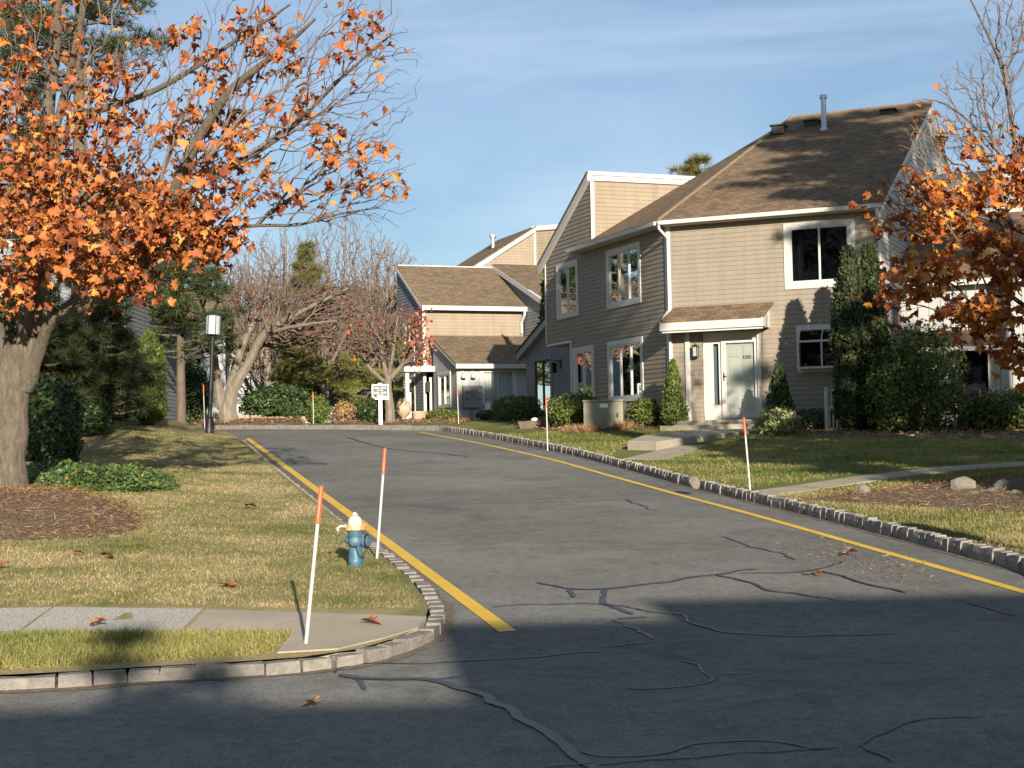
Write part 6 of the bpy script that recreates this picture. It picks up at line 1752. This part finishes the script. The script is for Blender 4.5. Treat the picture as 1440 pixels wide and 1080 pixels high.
bed('mulch_bed', 'mulch strip along the drive side of the tan townhouse', [(4.5, 42.0), (3.5, 42.6), (2.2, 43.0), (1.0, 45.2), (.0, 49.4), (.8, 51.0), (1.6, 51.0), (2.4, 48.4), (3.9, 44.6)], z_right, .015, .04, 3500, 'mulch_chip', .07)
bed('mulch_bed', 'brown mulch under the crab apple tree', [(-12.0, 57.4), (-10.6, 56.4), (-8.6, 56.0), (-7.6, 57.0), (-8.6, 58.6), (-11, 59)], z_right, .02, .15, 2500, 'mulch_chip', .08)
bed('mulch_bed', 'mulch along the far kerb by the sign', [(-6.2, 55.0), (-4.6, 53.4), (-2.2, 52.2), (-1.6, 55.5), (-2.4, 59.0), (-6, 60)], z_right, .015, .03, 2500, 'mulch_chip', .08)
# stone edging steps beyond the far kerb
for i, (p0, p1, py, hh, lab) in enumerate([(318, 372, 588, .35, 'pale stone block edging behind the crab apple trunk'), (352, 440, 594, .26, 'low pale stone edging in front of the rhododendron')]):
    Yb = 60 - 1.6 * i
    a = at(p0, py, Yb); b2 = at(p1, py, Yb)
    o = thing('stone_edging', lab, 'edging', (a[0], Yb, z_right(a[0], Yb)))
    n = 6 - i
    for k in range(n):
        x0 = a[0] + (b2[0] - a[0]) * k / n; x1 = a[0] + (b2[0] - a[0]) * (k + .97) / n
        m = MB(); m.box(WORLD, x0, x1, Yb - .2, Yb + .2 + .02 * (k % 2), z_right(x0, Yb) - .1, z_right(x0, Yb) + hh); m.build('block', 'concrete', o, bevel=.02)

# ------------------------------------------------------------------ ground cover, tan grass clumps, grass blades, fallen leaves
def carpet(name, label, poly, zf, n, mat, leaf, h):
    P = np.array(poly); g = rng.uniform(P.min(0), P.max(0), (n * 3, 2)); g = g[in_poly(g[:, 0], g[:, 1], poly)][:n]
    d = np.array([np.min(np.linalg.norm(P - q, axis=1)) for q in g])
    z = np.array([zf(x, y) for x, y in g]) + rng.uniform(.15, 1.0, len(g)) * h * np.minimum(1, d / .7 + .2) * (.75 + .45 * np.sin(g[:, 0] * 2.1 + g[:, 1]) * np.sin(g[:, 1] * 1.7))
    nrm = np.array([0, -.35, 1.0]) + rng.normal(size=(len(g), 3)) * .55
    R = frames_from(nrm, rng.normal(size=(len(g), 3)))
    sc = leaf * rng.uniform(.6, 1.3, len(g))
    V, Fq = scatter(LEAF_V, LEAF_F3, np.c_[g, z], R, np.stack([sc * .55, sc, sc], 1))
    tag(veg(name, mat, None, V, Fq), label, None, None, 'stuff')
gc = resample([(-7.3, 24.3), (-6.5, 23.7), (-5.75, 23.9), (-5.5, 25.0), (-5.7, 26.4), (-6.3, 27.6), (-7.2, 28.6), (-8.4, 29.0), (-9.3, 28.2), (-9.0, 26.2), (-7.9, 25.0), (-7.3, 24.3)], .5)
carpet('ground_cover', 'bright green ground cover spreading beside the maple trunk', [tuple(q) for q in gc], z_left, 15000, 'ivy', .085, .32)
def clump(label, px, py, Y, w, h, n=500):
    a = at(px, py, Y); g = np.array([a[0], Y, z_right(a[0], Y)])
    ang = rng.uniform(0, 6.28, n); rr_ = w * np.sqrt(rng.uniform(0, 1, n)) * .5
    pos = g + np.c_[np.cos(ang) * rr_, np.sin(ang) * rr_, np.zeros(n)]
    tip = np.c_[np.cos(ang) * .7, np.sin(ang) * .7, np.full(n, 1.0)] + rng.normal(size=(n, 3)) * .35
    R = frames_from(rng.normal(size=(n, 3)), tip)
    sc = h * rng.uniform(.6, 1.2, n)
    V, Fq = scatter(BLADE_V, BLADE_F, pos, R, np.stack([np.full(n, .022), sc, sc], 1))
    o = thing('grass_clump', label, 'plant', tuple(g), 'dry tan grass clumps'); f = veg('blades', 'straw', o, V, Fq); f['kind'] = 'stuff'
clump('dry tan grass tuft left of the utility cabinet', 811, 612, 43.3, .7, .26); clump('dry tan grass tuft in front of the utility cabinet', 830, 611, 43.0, .7, .24); clump('dry tan grass tuft at the right corner of the utility cabinet', 877, 609, 42.9, .45, .30)
def blades(name, label, region, zf, n, mat, h, w, ymin, ymax, excl=(), far_keep=1.0):
    P = np.array(region); lo = P.min(0); hi = P.max(0)
    g = np.c_[rng.uniform(lo[0], hi[0], n * 4), rng.uniform(max(lo[1], ymin), min(hi[1], ymax), n * 4)]
    # fewer but broader tufts with distance
    keep = rng.uniform(0, 1, len(g)) < np.clip((14.0 / g[:, 1]) ** 1.6, .02, 1)
    # only where the place can be seen from round about the viewpoint
    keep &= (np.abs(g[:, 0]) < g[:, 1] * .40 + 1.0)
    g = g[keep]; g = g[in_poly(g[:, 0], g[:, 1], region)]
    for e in excl: g = g[~in_poly(g[:, 0], g[:, 1], e)]
    g = g[:n]
    z = np.array([zf(x, y) for x, y in g])
    k = len(g)
    tip = np.array([0, 0, 1.0]) + rng.normal(size=(k, 3)) * .55
    R = frames_from(rng.normal(size=(k, 3)) + np.array([0, -.6, 0]), tip)
    s = (g[:, 1] / 14.0) ** .55
    V, Fq = scatter(BLADE_V, BLADE_F, np.c_[g, z - .004], R, np.stack([w * s * rng.uniform(.7, 1.4, k), h * rng.uniform(.45, 1.25, k), np.ones(k)], 1))
    tag(veg(name, mat, None, V, Fq), label, None, None, 'stuff')
sw_ex = [(-9, 12.28), (-1.7, 12.24), (-1.7, 11.4), (-.6, 11.4), (-.6, 13.1), (-1.1, 13.16), (-2.6, 13.24), (-9, 13.34)]
ring = [(-9.4, 24.6), (-8.8, 20.5), (-7.2, 18.6), (-5.6, 18.3), (-4.75, 18.9), (-4.9, 20.6), (-5.9, 22.6), (-6.9, 24.0), (-7.6, 25.2)]
patch = [(-5.1, 26.1), (-4.2, 26.0), (-4.0, 27.4), (-4.6, 29.3), (-5.6, 28.4)]
kl = resample([p for p in KERB_L if 12 < p[1] < 47], .5)
lawnL_in = [(-16, 13.1)] + [(x - .08, y) for x, y in kl if y > 13.0] + [(-16, 48)]
blades('lawn_grass', 'short dry grass of the left lawn', lawnL_in, z_left, 230000, 'grass_blade', .038, .0085, 13, 46, (sw_ex, ring))
strip_poly = [(-9, 10.95), (-3.58, 11.08), (-2.64, 11.28), (-1.8, 11.5), (-1.75, 12.28), (-2.6, 12.3), (-9, 12.3)]
blades('verge_grass', 'greener grass strip between the pavement and the near kerb', strip_poly, z_left, 34000, 'grass_green', .075, .010, 10.9, 12.32)
kr = resample([p for p in KERB_R if p[1] > 14], .6)
bedR = [(3.95, 22.3), (4.9, 21.3), (5.6, 20.5), (6.6, 19.6), (9, 18.8), (12, 19), (12, 23.5), (9.5, 24.3), (7.0, 23.8), (5.3, 23.1)]
pathR = [(3.6, 22.9), (4.7, 23.8), (6.0, 24.8), (8.5, 26.1), (12, 27.4), (12, 28.6), (8.2, 27.3), (5.6, 26.0), (4.2, 24.9), (3.3, 24.1)]
walkR = [(1.6, 31.2), (2.5, 31.2), (4.4, 36.2), (6.7, 39.6), (5.0, 40.4), (2.4, 35.0)]
lawnR_in = [(x + .08, y) for x, y in kr] + [(6, 42), (14, 36), (14, 14.3)]
mixed_top = [q for q in lawnR_in]
blades('lawn_grass', 'grass of the right lawn along the dark stone kerb', lawnR_in, z_right, 120000, 'grass_blade', .055, .011, 14.3, 24, (bedR, pathR, walkR))
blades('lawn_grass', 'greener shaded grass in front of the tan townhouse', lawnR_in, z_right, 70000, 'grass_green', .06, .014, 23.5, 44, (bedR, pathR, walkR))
def fallen(label, px, py, size, mat='maple_leaf', road=False):
    g = ground_at(px, py) if not road else None
    if road:
        x, y = gpath([(px, py)])[0]; g = np.array([x, y, zroad(y)])
    v = np.array(MAPLE_V) * size; v[:, 2] = v[:, 2] * 2.2 + .03
    a = rng.uniform(0, 6.28); c, s = math.cos(a), math.sin(a)
    v[:, :2] = v[:, :2] @ np.array([[c, s], [-s, c]])
    v += rng.normal(size=v.shape) * size * .05
    o = link('fallen_leaf', mesh_np(v, MAPLE_F), mat, None, g + np.array([0, 0, .012])); tag(o, label, 'leaf', 'fallen leaves')
fallen('orange leaf lying in the middle of the asphalt above the house shadow', 1142, 810, .17, road=True)
fallen('curled brown leaf on the asphalt beside the right yellow line', 1205, 782, .2, 'straw', True)
fallen('pale curled leaf in the shaded street', 447, 998, .12, 'straw', True)
for px, py, lab in [(62, 716, 'bright orange leaf pile left of the ground cover'), (82, 718, 'orange leaf in front of the ground cover'), (145, 787, 'orange leaf below the mulch ring'), (325, 829, 'brown leaf in the middle of the left lawn'), (150, 882, 'brown leaf at the lawn edge above the pavement'), (513, 880, 'orange leaf on the pavement right of the nearest stake'), (103, 783, 'orange leaf on the mulch ring'), (345, 716, 'small leaf right of the ground cover on the left lawn'), (6, 800, 'leaf at the left edge of the lawn')]:
    fallen(lab, px, py, .2 if py < 720 else .15)
# pine straw washed up along the right yellow line
n = 420
cx = gpath([(1140, 775), (1250, 795), (1240, 800), (1170, 780)])
P = np.array(cx)[rng.integers(0, 4, n)] + rng.normal(size=(n, 2)) * np.array([.25, .55])
P = P[(P[:, 0] < np.array([kerb_x(_mainR, y) for y in P[:, 1]]) - .2)]
pos = np.c_[P, [zroad(y) + .016 for y in P[:, 1]]]
R = frames_from(np.array([0, 0, 1.0]) + rng.normal(size=(len(P), 3)) * .3, rng.normal(size=(len(P), 3)))
sc = rng.uniform(.025, .075, len(P))
V, Fq = scatter(LEAF_V, LEAF_F3, pos, R, np.stack([sc * .18, sc, sc], 1))
tag(veg('pine_straw', 'straw', None, V, Fq), 'scattered tan pine needles along the right yellow line', None, None, 'stuff')
